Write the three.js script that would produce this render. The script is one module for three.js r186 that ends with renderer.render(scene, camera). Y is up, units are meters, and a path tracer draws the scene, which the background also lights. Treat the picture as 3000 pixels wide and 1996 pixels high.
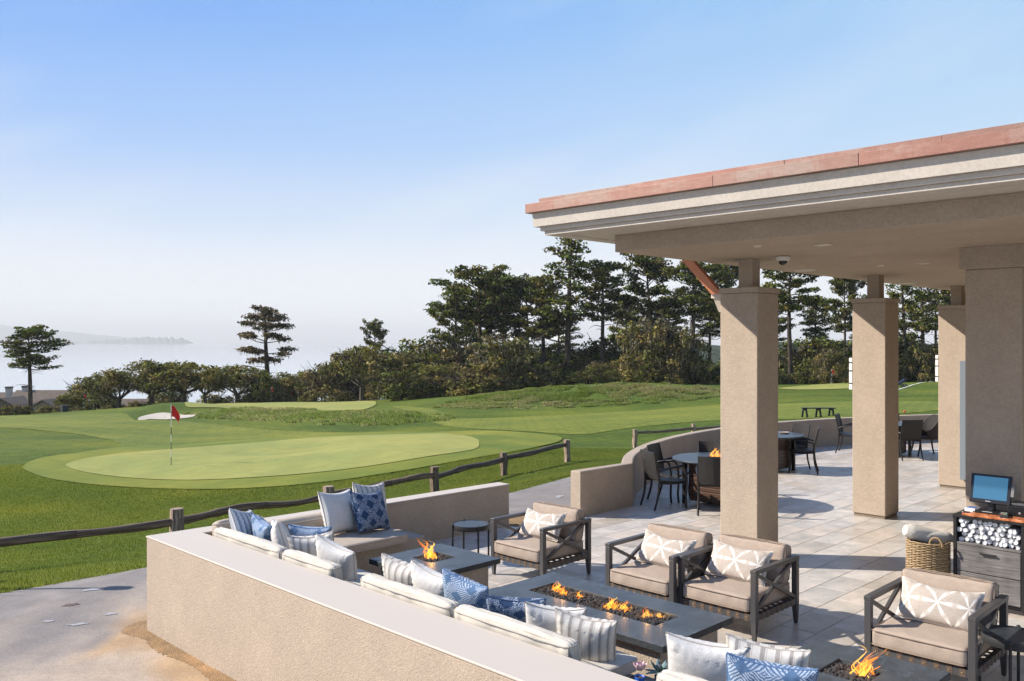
import * as THREE from 'three';
import { RoundedBoxGeometry } from 'three/addons/geometries/RoundedBoxGeometry.js';
import { mergeGeometries, mergeVertices } from 'three/addons/utils/BufferGeometryUtils.js';

const rng = (s) => () => { s |= 0; s = s + 0x6D2B79F5 | 0; let t = Math.imul(s ^ s >>> 15, 1 | s); t = t + Math.imul(t ^ t >>> 7, 61 | t) ^ t; return ((t ^ t >>> 14) >>> 0) / 4294967296; };
const lerp = (a, b, t) => a + (b - a) * t, clamp = (x, a = 0, b = 1) => Math.min(b, Math.max(a, x)), smooth = (a, b, x) => { const t = clamp((x - a) / (b - a)); return t * t * (3 - 2 * t); };
const LT = (() => { const r = rng(77), T = new Float32Array(65536); for (let i = 0; i < 65536; i++) T[i] = r(); return T; })();
function vnoise(x, y, p, o = 0) {           // value noise, period p
  const xi = Math.floor(x), yi = Math.floor(y), fx = x - xi, fy = y - yi, m = (a) => ((a % p) + p) % p;
  const h = (a, b) => LT[(m(a) * 157 + m(b) * 9973 + o * 7919) & 65535], sx = fx * fx * (3 - 2 * fx), sy = fy * fy * (3 - 2 * fy);
  return lerp(lerp(h(xi, yi), h(xi + 1, yi), sx), lerp(h(xi, yi + 1), h(xi + 1, yi + 1), sx), sy);
}
function fbm(u, v, p, oct, o = 0) { let s = 0, a = .5, t = 0; for (let i = 0; i < oct; i++) { s += a * vnoise(u * p, v * p, p, o + i); t += a; p *= 2; a *= .55; } return s / t; }
// ---------------------------------------------------------------- camera, sky, sun, exposure
const HC = 2.65, F = 2560, S2 = Math.SQRT2;               // eye height above the terrace, focal length in photo pixels
const scene = new THREE.Scene();
const camera = new THREE.PerspectiveCamera(2 * Math.atan(998 / F) * 180 / Math.PI, 1024 / 681, 0.1, 30000);
camera.position.set(0, HC, 0);
camera.lookAt(1, HC, -1);

const SUN_EL = 33 * Math.PI / 180, SUN_H = [-0.61, -0.792];
const sunDir = new THREE.Vector3(SUN_H[0] * Math.cos(SUN_EL), Math.sin(SUN_EL), SUN_H[1] * Math.cos(SUN_EL)).normalize();
const sun = new THREE.DirectionalLight(new THREE.Color(1.0, 0.92, 0.81), 5.0);
sun.position.copy(sunDir).multiplyScalar(120);
sun.castShadow = true;
sun.shadow.mapSize.set(4096, 4096);
Object.assign(sun.shadow.camera, { left: -90, right: 90, top: 90, bottom: -90, near: 1, far: 400 });
sun.shadow.radius = 1.2;
scene.add(sun);

{ // a clear morning sky: white at the horizon, deeper blue with height and a little paler away from the sun
  const W = 1024, Hh = 512, d = new Float32Array(W * Hh * 4);
  const stops = [[0, [1.02, 1.03, 1.04]], [4, [.85, .90, .965]], [8, [.575, .715, .93]], [13, [.335, .545, .93]], [21, [.175, .40, .89]], [34, [.105, .29, .75]], [55, [.115, .26, .64]], [90, [.085, .2, .54]]];
  const pale = [[0, [1.02, 1.03, 1.04]], [4, [.87, .915, .96]], [8, [.66, .785, .91]], [13, [.48, .68, .90]], [21, [.315, .57, .87]], [34, [.22, .42, .76]], [55, [.13, .28, .64]], [90, [.085, .2, .54]]];
  const ramp = (s, e) => { let i = 0; while (i < s.length - 2 && e > s[i + 1][0]) i++; const t = THREE.MathUtils.smoothstep(e, s[i][0], s[i + 1][0]) * .4 + THREE.MathUtils.clamp((e - s[i][0]) / (s[i + 1][0] - s[i][0]), 0, 1) * .6; return s[i][1].map((a, k) => a + (s[i + 1][1][k] - a) * t); };
  for (let y = 0; y < Hh; y++) for (let x = 0; x < W; x++) {
    const el = ((y + .5) / Hh - .5) * 180, az = ((x + .5) / W - .5) * 360;
    let a = Math.abs(((az + 127.7 + 540) % 360) - 180);                     // degrees round from the sun
    const t = THREE.MathUtils.smoothstep(a, 45, 125), p = ramp(stops, Math.max(el, 0)), q = ramp(pale, Math.max(el, 0)), o = (y * W + x) * 4, k = (el < 0 ? .55 : 1) / 1.64;
    const wz = Math.max(0, fbm(x / W + el * .0022 + .02 * fbm(x / W, y / Hh, 8, 3, 70), y / Hh * 2.6 - x / W * 2, 10, 5, 80) - .43) * .9 * smooth(0, 5, el) * smooth(40, 9, el), m = clamp(wz, 0, .22);   // thin high wisps
    for (let c = 0; c < 3; c++) d[o + c] = lerp(p[c] + (q[c] - p[c]) * t, [.88, .905, .935][c], m) * k;
    d[o + 3] = 1;
  }
  const t = new THREE.DataTexture(d, W, Hh, THREE.RGBAFormat, THREE.FloatType);
  t.mapping = THREE.EquirectangularReflectionMapping; t.magFilter = THREE.LinearFilter; t.needsUpdate = true;
  scene.background = t; scene.environment = t;
}
scene.fog = new THREE.FogExp2(new THREE.Color(1, .995, .98), 0.00014);   // sea haze
const renderer = new THREE.WebGLRenderer({ antialias: true });
renderer.toneMapping = THREE.LinearToneMapping;
renderer.toneMappingExposure = 1.75;
renderer.shadowMap.enabled = true;

// ---------------------------------------------------------------- helpers
const V = (x, y, z) => new THREE.Vector3(x, y, z);
const lin = (r, g, b) => new THREE.Color().setRGB(r, g, b);
const srgb = (r, g, b) => new THREE.Color().setRGB(r / 255, g / 255, b / 255, THREE.SRGBColorSpace);
const wn = (x, z, sc, o = 0, oct = 3) => fbm(x / sc / 64, z / sc / 64, 64, oct, o);   // noise over the ground, feature size sc metres
function tex(n, f, { colour = true, rep = 1, m = n } = {}) {
  const d = new Uint8Array(n * m * 4);
  for (let y = 0; y < m; y++) for (let x = 0; x < n; x++) { const c = f((x + .5) / n, (y + .5) / m), o = (y * n + x) * 4; for (let k = 0; k < 3; k++) d[o + k] = clamp(Array.isArray(c) ? c[k] : c) * 255; d[o + 3] = 255; }
  const t = new THREE.DataTexture(d, n, m); t.wrapS = t.wrapT = THREE.RepeatWrapping; t.magFilter = THREE.LinearFilter; t.minFilter = THREE.LinearMipmapLinearFilter; t.generateMipmaps = true;
  if (colour) t.colorSpace = THREE.SRGBColorSpace;
  t.repeat.set(1 / (Array.isArray(rep) ? rep[0] : rep), 1 / (Array.isArray(rep) ? rep[1] : rep)); t.needsUpdate = true; return t;   // rep: metres (or uv units) per repeat
}
const rerep = (t, a, b = a) => { const c = t.clone(); c.repeat.set(1 / a, 1 / b); c.needsUpdate = true; return c; };
const mat = (color, roughness = .8, o = {}) => { const m = new (o.phys ? THREE.MeshPhysicalMaterial : THREE.MeshStandardMaterial)(); delete o.phys; m.color = color; m.roughness = roughness; Object.assign(m, o); return m; };
const names = new Map();
const numbered = (n) => { const k = names.get(n) ?? 0; names.set(n, k + 1); return k ? n + '_' + String(k).padStart(3, '0') : n; };
function tag(o, label, category, group, kind) { Object.assign(o.userData, { label, category }); if (group) o.userData.group = group; if (kind) o.userData.kind = kind; return o; }
function thing(name, label, category, p = [0, 0, 0], turn = 0, group) { const o = new THREE.Group(); o.name = numbered(name); o.position.set(...p); o.rotation.y = turn; scene.add(o); return tag(o, label, category, group); }
function part(name, geo, m, parent) {
  const o = new THREE.Mesh(Array.isArray(geo) ? merge(geo) : geo, m); o.castShadow = o.receiveShadow = true;
  o.name = parent === scene ? numbered(name) : name; parent.add(o); return o;
}
function struct(name, geo, m, label, category) { const o = part(name, geo, m, scene); return tag(o, label, category, null, 'structure'); }
function dup(src, p, turn, label) { const c = src.clone(); c.name = numbered(src.name.replace(/_\d{3}$/, '')); c.userData = { ...src.userData }; if (label) c.userData.label = label; c.position.set(...p); c.rotation.y = turn; scene.add(c); return c; }
const clean = (g) => { const h = g.index ? g.toNonIndexed() : g; for (const k of Object.keys(h.attributes)) if (!['position', 'normal', 'uv', 'color'].includes(k)) h.deleteAttribute(k); return h; };
function merge(list) { const l = list.map(clean), c = l.some((g) => g.attributes.color); for (const g of l) if (!c) g.deleteAttribute('color'); return l.length === 1 ? l[0] : mergeGeometries(l); }
function muv(g, ox = 0, oy = 0) {             // uv in metres along the two axes that a face lies in
  g = clean(g); const p = g.attributes.position, u = new Float32Array(p.count * 2), a = V(), b = V(), c = V();
  for (let i = 0; i < p.count; i += 3) {
    a.fromBufferAttribute(p, i); b.fromBufferAttribute(p, i + 1).sub(a); c.fromBufferAttribute(p, i + 2).sub(a); b.cross(c);
    const x = Math.abs(b.x), y = Math.abs(b.y), z = Math.abs(b.z), w = x >= y && x >= z ? [2, 1] : y >= z ? [0, 2] : [0, 1];
    for (let k = 0; k < 3; k++) { u[(i + k) * 2] = p.getComponent(i + k, w[0]) + ox; u[(i + k) * 2 + 1] = p.getComponent(i + k, w[1]) + oy; }
  }
  g.setAttribute('uv', new THREE.BufferAttribute(u, 2)); return g;
}
const box = (x0, x1, y0, y1, z0, z1, r = 0, seg = 1) => { const w = x1 - x0, h = y1 - y0, d = z1 - z0, g = r ? new RoundedBoxGeometry(w, h, d, seg, Math.min(r, w / 2.01, h / 2.01, d / 2.01)) : new THREE.BoxGeometry(w, h, d); return muv(g.translate((x0 + x1) / 2, (y0 + y1) / 2, (z0 + z1) / 2)); };
function bar(a, b, w, h = w, r = 0, up = V(0, 1, 0)) {   // a square bar from a to b
  const d = b.clone().sub(a), L = d.length(), g = r ? new RoundedBoxGeometry(w, h, L, 1, r) : new THREE.BoxGeometry(w, h, L);
  const m = new THREE.Matrix4().lookAt(a, b, Math.abs(d.y) / L > .98 ? V(1, 0, 0) : up); m.setPosition(a.clone().add(b).multiplyScalar(.5));
  return muv(g).applyMatrix4(m);
}
function taper(a, b, w0, w1) { const g = new THREE.CylinderGeometry(w1 / S2, w0 / S2, 1, 4, 1); g.rotateY(Math.PI / 4); const d = b.clone().sub(a), L = d.length(); g.scale(1, L, 1); g.applyQuaternion(new THREE.Quaternion().setFromUnitVectors(V(0, 1, 0), d.normalize())); g.translate((a.x + b.x) / 2, (a.y + b.y) / 2, (a.z + b.z) / 2); const h = g.toNonIndexed(); h.computeVertexNormals(); return muv(h); }
const tube = (pts, r, seg = 24, rad = 6, closed = false) => clean(new THREE.TubeGeometry(new THREE.CatmullRomCurve3(pts, closed), seg, r, rad, closed));
const cyl = (r0, r1, h, n, x = 0, y = 0, z = 0) => clean(new THREE.CylinderGeometry(r1, r0, h, n).translate(x, y + h / 2, z));
function limb(pts, radii, sides = 6) {        // a tapered tube through points
  const c = new THREE.CatmullRomCurve3(pts), n = pts.length * 3, fr = c.computeFrenetFrames(n), P = [], U = [], I = [];
  for (let i = 0; i <= n; i++) { const t = i / n, p = c.getPoint(t), k = t * (radii.length - 1), j = Math.min(Math.floor(k), radii.length - 2), r = lerp(radii[j], radii[j + 1], k - j);
    for (let s = 0; s <= sides; s++) { const a = s / sides * 2 * Math.PI, q = p.clone().addScaledVector(fr.normals[i], Math.cos(a) * r).addScaledVector(fr.binormals[i], Math.sin(a) * r); P.push(q.x, q.y, q.z); U.push(s / sides, t * 6); } }
  for (let i = 0; i < n; i++) for (let s = 0; s < sides; s++) { const a = i * (sides + 1) + s, b = a + sides + 1; I.push(a, b, a + 1, b, b + 1, a + 1); }
  const g = new THREE.BufferGeometry(); g.setAttribute('position', new THREE.Float32BufferAttribute(P, 3)); g.setAttribute('uv', new THREE.Float32BufferAttribute(U, 2)); g.setIndex(I); g.computeVertexNormals(); return clean(g);
}
function prism(poly, y0, y1) {                 // poly: [x, z] counter-clockwise seen from above or not; walls and top with uv in metres
  const s = new THREE.Shape(poly.map(([x, z]) => new THREE.Vector2(x, -z))), g = new THREE.ExtrudeGeometry(s, { depth: y1 - y0, bevelEnabled: false }); g.rotateX(-Math.PI / 2).translate(0, y0, 0); return muv(g);
}
function prismB(poly, y0, y1, b = .012) { const s = new THREE.Shape(poly.map(([x, z]) => new THREE.Vector2(x, -z))), g = new THREE.ExtrudeGeometry(s, { depth: y1 - y0 - 2 * b, bevelEnabled: true, bevelSize: b, bevelOffset: -b, bevelThickness: b, bevelSegments: 2, curveSegments: 4 }); g.rotateX(-Math.PI / 2).translate(0, y0 + b, 0); return muv(g); }
// photo pixel (3000 wide) at a forward distance d, or on a level y -> metres in the place
const at = (px, py, d) => { const r = (px - 1500) / F * d; return V((d + r) / S2, HC - (py - 998) / F * d, (r - d) / S2); };
const xz = (px, d) => { const r = (px - 1500) / F * d; return [(d + r) / S2, (r - d) / S2]; };

// ---------------------------------------------------------------- shared textures
const T = {};
T.stucco = tex(512, (u, v) => { const a = fbm(u, v, 48, 3, 1), b = fbm(u, v, 110, 2, 5); return .55 * smooth(.3, .7, a) + .45 * b; }, { colour: false, rep: .4 });
T.stuccoC = tex(512, (u, v) => { const a = fbm(u, v, 4, 5, 11), s = fbm(u, v, 96, 2, 3), k = .90 + .10 * a + .10 * (s - .5); return [k, k * .995, k * .985]; }, { rep: 1.7 });
T.grain = tex(256, (u, v) => fbm(u, v, 64, 3, 21), { colour: false, rep: .4 });
T.turf = tex(512, (u, v) => { const a = fbm(u, v, 90, 2, 31), b = fbm(u, v, 9, 4, 33), k = .84 + .62 * (a - .5) + .36 * (b - .5); return [k * (.97 + .1 * (b - .5)), k, k * .93]; }, { rep: 2.3 });
T.turfB = tex(512, (u, v) => fbm(u, v, 100, 3, 35), { colour: false, rep: 1.7 });
T.asphalt = tex(512, (u, v) => { const a = fbm(u, v, 128, 2, 41), b = fbm(u, v, 7, 4, 43), k = .86 + .13 * (a - .5) + .2 * (b - .5); return [k, k * .985, k * .965]; }, { rep: 1.9 });
T.weave = tex(256, (u, v) => { const a = Math.abs(Math.sin(u * Math.PI * 64)), b = Math.abs(Math.sin(v * Math.PI * 64)), c = (Math.floor(u * 64) + Math.floor(v * 64)) % 2; return .3 + .5 * (c ? a : b) + .2 * fbm(u, v, 32, 2, 51); }, { colour: false, rep: .16 });
T.linen = tex(512, (u, v) => { const a = vnoise(u * 220, v * 40, 220, 3), b = vnoise(u * 40, v * 220, 220, 8), k = .86 + .14 * (a * .5 + b * .5) + .06 * (fbm(u, v, 6, 3, 60) - .5); return [k, k * .992, k * .975]; }, { rep: .3 });

// ---------------------------------------------------------------- the lie of the land
const GP = [ // x px, y px, metres ahead: points read off the photograph
  [516, 1625, 15], [961, 1514, 18.2], [1273, 1461, 21.5], [1474, 1397, 25.4], [1660, 1357, 29.2], [1859, 1313, 36.8], [2032, 1294, 42],
  [501, 1377, 31], [764, 1404, 27], [573, 1410, 27.5], [193, 1364, 32], [636, 1307, 40], [1145, 1277, 44], [1404, 1298, 38], [1273, 1339, 31], [900, 1345, 33],
  [0, 1385, 29], [0, 1300, 42], [345, 1308, 42], [0, 1245, 75], [-300, 1240, 80], [-300, 1400, 28], [330, 1245, 70], [0, 1219, 112], [-300, 1222, 112],
  [486, 1229, 88], [330, 1214, 100], [200, 1208, 108], [700, 1268, 60], [900, 1226, 80], [1150, 1224, 76], [640, 1212, 86], [1180, 1252, 62], [1250, 1270, 52], [1500, 1262, 50], [1900, 1232, 55],
  [560, 1197, 102], [820, 1206, 101], [1080, 1196, 104], [620, 1183, 134], [1000, 1177, 134], [1100, 1175, 136],
  [1833, 1128, 106], [1560, 1142, 106], [1400, 1158, 108], [2100, 1134, 106], [1700, 1198, 82], [2000, 1190, 78], [1340, 1190, 92],
  [2360, 1137, 104], [2290, 1155, 92], [2400, 1223, 46], [2700, 1208, 45], [2700, 1122, 104], [2900, 1118, 108], [2560, 1180, 65], [3200, 1200, 45], [3300, 1118, 108],
].map(([a, b, d]) => at(a, b, d)).concat([
  V(3.77, -.42, -9.2), V(3.7, -.41, -7.4), V(3.7, -.4, -2), V(0, -.42, -6), V(-4, -.45, -8), V(-4, -.5, -12.5), V(3.1, -.43, -11.95), V(4.85, -.42, -11.85), V(8, -.24, -11.6), V(11.3, -.15, -11.35), V(13.7, -.16, -11.95), V(17, -.25, -12.6), V(21, -.35, -12.3), V(26, -.3, -9),
  V(9.4, -.012, -9), V(8.9, -.02, -9.4), V(6, -.26, -10), V(11, -.03, -9.3), V(14, -.1, -11), V(12, -.1, 2), V(25, -.1, -2), V(5, -.3, 4)
], [[-700, 150, -10.5], [200, 150, -11], [700, 170, -10.5], [1200, 150, -8.2], [1700, 140, -5.5], [2200, 140, -4.6], [2800, 150, -4.5], [3400, 150, -4.5], [-900, 220, -17], [300, 210, -17], [900, 220, -16.5], [1500, 210, -12], [2200, 220, -8], [3200, 220, -7], [0, 300, -27], [800, 300, -27], [-1200, 300, -27], [1500, 300, -22], [2300, 320, -13], [3300, 320, -10]].map(([px, d, y]) => { const [x, z] = xz(px, d); return V(x, y, z); }));
const TPS = (() => {
  const n = GP.length, N = n + 3, A = Array.from({ length: N }, () => new Float64Array(N + 1)), s = 1 / 30, U = (r2) => r2 < 1e-9 ? 0 : r2 * Math.log(r2);
  for (let i = 0; i < n; i++) { for (let j = 0; j < n; j++) A[i][j] = U(((GP[i].x - GP[j].x) ** 2 + (GP[i].z - GP[j].z) ** 2) * s * s) + (i === j ? .004 : 0); A[i][n] = A[n][i] = 1; A[i][n + 1] = A[n + 1][i] = GP[i].x * s; A[i][n + 2] = A[n + 2][i] = GP[i].z * s; A[i][N] = GP[i].y; }
  for (let c = 0; c < N; c++) { let p = c; for (let r = c + 1; r < N; r++) if (Math.abs(A[r][c]) > Math.abs(A[p][c])) p = r; [A[c], A[p]] = [A[p], A[c]]; for (let r = 0; r < N; r++) if (r !== c && A[r][c]) { const f = A[r][c] / A[c][c]; for (let k = c; k <= N; k++) A[r][k] -= f * A[c][k]; } }
  const w = A.map((r, i) => r[N] / r[i]);
  return (x, z) => { let y = w[n] + w[n + 1] * x * s + w[n + 2] * z * s; for (let i = 0; i < n; i++) y += w[i] * U(((x - GP[i].x) ** 2 + (z - GP[i].z) ** 2) * s * s); return y; };
})();
const bumps = [[490, 102, .5, 4.2], [430, 101, .25, 3.4], [560, 103, .25, 4], [700, 90, .35, 5], [950, 78, .5, 6], [1120, 72, .45, 5], [820, 92, .3, 6], [1550, 97, .6, 8], [1850, 96, .7, 7], [2030, 95, .4, 6], [1700, 88, -.4, 6], [60, 60, .3, 6], [150, 36, .25, 4], [900, 37, -.28, 4], [1080, 35, .22, 3.2], [700, 32, .2, 3], [420, 33.5, .12, 2.5], [490, 92, -.3, 3.0]].map(([px, d, a, r]) => [...xz(px, d), a, r]);
const inPoly = (P, x, z) => { let k = false; for (let i = 0, j = P.length - 1; i < P.length; j = i++) if ((P[i][1] > z) !== (P[j][1] > z) && x < (P[j][0] - P[i][0]) * (z - P[i][1]) / (P[j][1] - P[i][1]) + P[i][0]) k = !k; return k; };
const curveWall = new THREE.CatmullRomCurve3([[11.244, -8.512], [12.1, -9.1], [13.3, -9.69], [14.5, -10.09], [15.9, -10.36], [17.4, -10.45], [19.4, -10.28], [21.6, -9.68], [23.3, -8.95], [24.7, -8.15], [26.2, -7.0]].map(([x, z]) => V(x, 0, z)));
const TERRACE = [[3.95, 4], [3.95, -9.02], [8.75, -8.95], [8.82, -8.72], [9.95, -8.72], [10.02, -8.58], [11.3, -8.6], ...curveWall.getPoints(16).slice(1).map((p) => [p.x, p.z - .06]), [27, 4]];
function ground(x, z) {
  let y = TPS(x, z); for (const [bx, bz, a, r] of bumps) { const q = ((x - bx) ** 2 + (z - bz) ** 2) / (r * r); if (q < 9) y += a * Math.exp(-q); }
  const d = Math.hypot(x, z); if (d > 24) y += (wn(x, z, 7, 3, 2) - .5) * .22 * smooth(24, 60, d);
  if (z > -11 && x > 3.9 && inPoly(TERRACE, x, z)) y = Math.min(y, -.11);
  return y;
}
function hit(px, py) { // where the line of sight through a photo pixel meets the land
  let a = 8; for (let d = 8; d < 240; d += Math.max(.25, d * .006)) { const p = at(px, py, d); if (p.y < ground(p.x, p.z)) { let lo = a, hi = d; for (let k = 0; k < 14; k++) { const m = (lo + hi) / 2, q = at(px, py, m); if (q.y < ground(q.x, q.z)) hi = m; else lo = m; } return at(px, py, hi); } a = d; }
  return null;
}
const outline = (pts, k = 1.2728, n = 90) => { const w = pts.map(([x, y]) => hit(x * k, y * k)).filter(Boolean); return new THREE.CatmullRomCurve3(w, true, 'centripetal').getPoints(n).slice(0, -1).map((p) => [p.x, p.z]); };
function sheet(poly, cell, lift, colour) {     // a thin sheet that follows the land inside an outline
  const xs = poly.map((p) => p[0]), zs = poly.map((p) => p[1]), x0 = Math.min(...xs), x1 = Math.max(...xs), z0 = Math.min(...zs), z1 = Math.max(...zs), P = [], C = [], U = [];
  const half = (q, ax, v, s) => { const o = []; for (let i = 0; i < q.length; i++) { const a = q[i], b = q[(i + 1) % q.length], da = (a[ax] - v) * s, db = (b[ax] - v) * s; if (da >= 0) o.push(a); if (da * db < 0) { const t = da / (da - db); o.push([lerp(a[0], b[0], t), lerp(a[1], b[1], t)]); } } return o; };
  const put = (p) => { P.push(p[0], ground(p[0], p[1]) + lift, p[1]); U.push(p[0], p[1]); if (colour) C.push(...colour(p[0], p[1])); };
  for (let x = x0; x < x1; x += cell) {
    const col = half(half(poly, 0, x, 1), 0, x + cell, -1); if (col.length < 3) continue;
    for (let z = z0; z < z1; z += cell) {
      const q = half(half(col, 1, z, 1), 1, z + cell, -1); if (q.length < 3) continue;
      const c = q.filter((a, i) => { const b = q[(i + 1) % q.length]; return Math.hypot(a[0] - b[0], a[1] - b[1]) > 1e-5; }); if (c.length < 3) continue;
      for (const [i, j, k] of THREE.ShapeUtils.triangulateShape(c.map((a) => new THREE.Vector2(a[0], a[1])), [])) {
        const s = (c[j][0] - c[i][0]) * (c[k][1] - c[i][1]) - (c[j][1] - c[i][1]) * (c[k][0] - c[i][0]); if (Math.abs(s) < 1e-9) continue;
        put(c[i]); if (s < 0) { put(c[j]); put(c[k]); } else { put(c[k]); put(c[j]); }
      }
    }
  }
  const g = new THREE.BufferGeometry(); g.setAttribute('position', new THREE.Float32BufferAttribute(P, 3)); if (colour) g.setAttribute('color', new THREE.Float32BufferAttribute(C, 3)); g.setAttribute('uv', new THREE.Float32BufferAttribute(U, 2));
  const nrm = new Float32Array(P.length), e = .25; for (let i = 0; i < P.length; i += 3) { const x = P[i], z = P[i + 2], a = ground(x + e, z) - ground(x - e, z), b = ground(x, z + e) - ground(x, z - e), L = Math.hypot(a, 2 * e, b); nrm[i] = -a / L; nrm[i + 1] = 2 * e / L; nrm[i + 2] = -b / L; }
  g.setAttribute('normal', new THREE.BufferAttribute(nrm, 3)); return g;
}
T.turfS = tex(512, (u, v) => { const a = fbm(u, v, 120, 2, 37), b = fbm(u, v, 8, 4, 39), k = .93 + .14 * (a - .5) + .12 * (b - .5); return [k, k, k * .97]; }, { rep: 3.1 });
const turfMat = (c, rough = .9, bump = .012, map = T.turf) => mat(c, rough, { vertexColors: true, map, bumpMap: T.turfB, bumpScale: bump, specularIntensity: .3, phys: true });
const tone = (amp, sc, yel = .5, o = 0) => (x, z) => { const a = wn(x, z, sc, o) - .5, b = wn(x, z, sc * .22, o + 3) - .5, k = 1 + amp * (a * 1.4 + b * .8); return [k * (1 + yel * (a + b * .5)), k, k * (1 - yel * .5 * a)]; };
{
  const P = [], C = [], U = [], I = [], rings = [], na = 250, tn = tone(.55, 9, .5, 2); for (let r = 3.2; r < 345; r *= 1.0185) rings.push(r);
  rings.forEach((r) => { for (let j = 0; j <= na; j++) { const a = -Math.PI / 4 + (j / na - .5) * 2.75, x = Math.cos(a) * r, z = Math.sin(a) * r; P.push(x, ground(x, z), z); U.push(x, z); C.push(...tn(x, z)); } });
  for (let i = 0; i < rings.length - 1; i++) for (let j = 0; j < na; j++) { const a = i * (na + 1) + j, b = a + na + 1; I.push(a, a + 1, b, b, a + 1, b + 1); }
  const g = new THREE.BufferGeometry(); g.setAttribute('position', new THREE.Float32BufferAttribute(P, 3)); g.setAttribute('color', new THREE.Float32BufferAttribute(C, 3)); g.setAttribute('uv', new THREE.Float32BufferAttribute(U, 2)); g.setIndex(I); g.computeVertexNormals();
  if (g.attributes.normal.getY(5000) < 0) { for (let i = 0; i < I.length; i += 3) [I[i + 1], I[i + 2]] = [I[i + 2], I[i + 1]]; g.setIndex(I); g.computeVertexNormals(); }
  struct('grass_terrain', g, turfMat(lin(.135, .172, .021)), 'rolling green golf course turf sloping down towards the sea', 'terrain');
}
const zone = (name, pts, cell, lift, m, tn, label, cat) => { let poly = outline(pts); if (cat === 'ragged turf') { const q = []; poly.forEach((p, i) => { const b = poly[(i + 1) % poly.length]; for (let k = 0; k < 5; k++) { const x = lerp(p[0], b[0], k / 5), z = lerp(p[1], b[1], k / 5); q.push([x + (wn(x, z, .35, 47) - .5) * .7, z + (wn(x, z, .35, 49) - .5) * .7]); } }); poly = q; } const o = struct(name, sheet(poly, cell, lift, tn), m, label, cat); o.userData.poly = poly; const p = poly; delete o.userData.poly; return p; };
const FW = turfMat(lin(.22, .24, .042), .85, .008), GR = turfMat(lin(.32, .325, .092), .75, .002, T.turfS), COL = turfMat(lin(.20, .222, .036), .85, .006, T.turfS);
const Z = {};
Z.fair1 = zone('fairway', [[-40, 958], [0, 958], [130, 955], [270, 951], [335, 967], [450, 973], [560, 985], [640, 992], [760, 996], [900, 998], [1010, 997], [900, 1003], [700, 1014], [500, 1027], [330, 1038], [262, 1041], [277, 1029], [262, 1016], [180, 1000], [80, 990], [0, 985], [-40, 982]], 1.2, .02, FW, tone(.32, 6, .35, 5), 'mown fairway of paler striped turf running past the bunker', 'fairway');
Z.fair2 = zone('fairway', [[905, 936], [960, 938], [1020, 950], [1045, 962], [1200, 960], [1400, 950], [1660, 932], [1800, 930], [1960, 925], [2160, 925], [2160, 945], [1960, 962], [1800, 966], [1660, 968], [1450, 986], [1330, 1001], [1200, 993], [1060, 985], [985, 968], [950, 952]], 1.4, .02, FW, tone(.32, 7, .3, 6), 'mown fairway of paler turf below the long grass mound', 'fairway');
Z.collar = zone('green_collar', [[52, 1076], [95, 1056], [180, 1044], [330, 1030], [500, 1019], [700, 1005], [900, 995], [1080, 993], [1200, 997], [1285, 1006], [1290, 1016], [1200, 1038], [1060, 1062], [900, 1090], [700, 1117], [520, 1128], [300, 1124], [130, 1107], [70, 1090]], .8, .038, COL, tone(.4, 3.5, .55, 7), 'collar of short yellowish turf round the putting green', 'turf');
Z.green1 = zone('putting_green', [[152, 1072], [190, 1060], [270, 1048], [400, 1036], [500, 1028], [650, 1016], [800, 1006], [950, 1001], [1050, 1003], [1095, 1012], [1103, 1022], [1092, 1037], [1040, 1046], [950, 1060], [800, 1083], [640, 1099], [500, 1107], [380, 1108], [280, 1102], [200, 1091], [160, 1080]], .7, .055, GR, tone(.16, 3, .25, 8), 'smooth pale putting green with the tall red flag', 'putting green');
Z.green2 = zone('putting_green', [[432, 938], [520, 930], [640, 926], [760, 923], [840, 924], [866, 930], [850, 940], [760, 947], [640, 945], [520, 941]], 2.2, .07, GR, tone(.2, 5, .3, 9), 'far pale putting green on the plateau above the bunker', 'putting green');
Z.green3 = zone('putting_green', [[1790, 895], [1850, 889], [1900, 885], [1955, 884], [2030, 885], [2060, 888], [1990, 894], [1860, 898]], 2.2, .06, GR, tone(.2, 5, .3, 10), 'pale putting green before the wood, seen between the columns', 'putting green');
Z.bunker = zone('bunker_sand', [[320, 962], [345, 955], [372, 951], [400, 953], [430, 956], [447, 959], [430, 963], [390, 966.5], [350, 966]], 1, .05, mat(lin(.45, .40, .33), .95, { vertexColors: true, bumpMap: T.turfB, bumpScale: .01 }), tone(.12, 2, .05, 12), 'white sand bunker cut into a grassy lip', 'bunker');
Z.rough1 = outline([[455, 950], [560, 944], [700, 944], [860, 950], [1000, 966], [940, 976], [800, 979], [640, 971], [500, 963]]);
Z.rough2 = outline([[1045, 928], [1110, 910], [1250, 896], [1380, 888], [1440, 886], [1530, 893], [1655, 896], [1655, 912], [1500, 925], [1350, 931], [1200, 940], [1090, 942]]);
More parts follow.
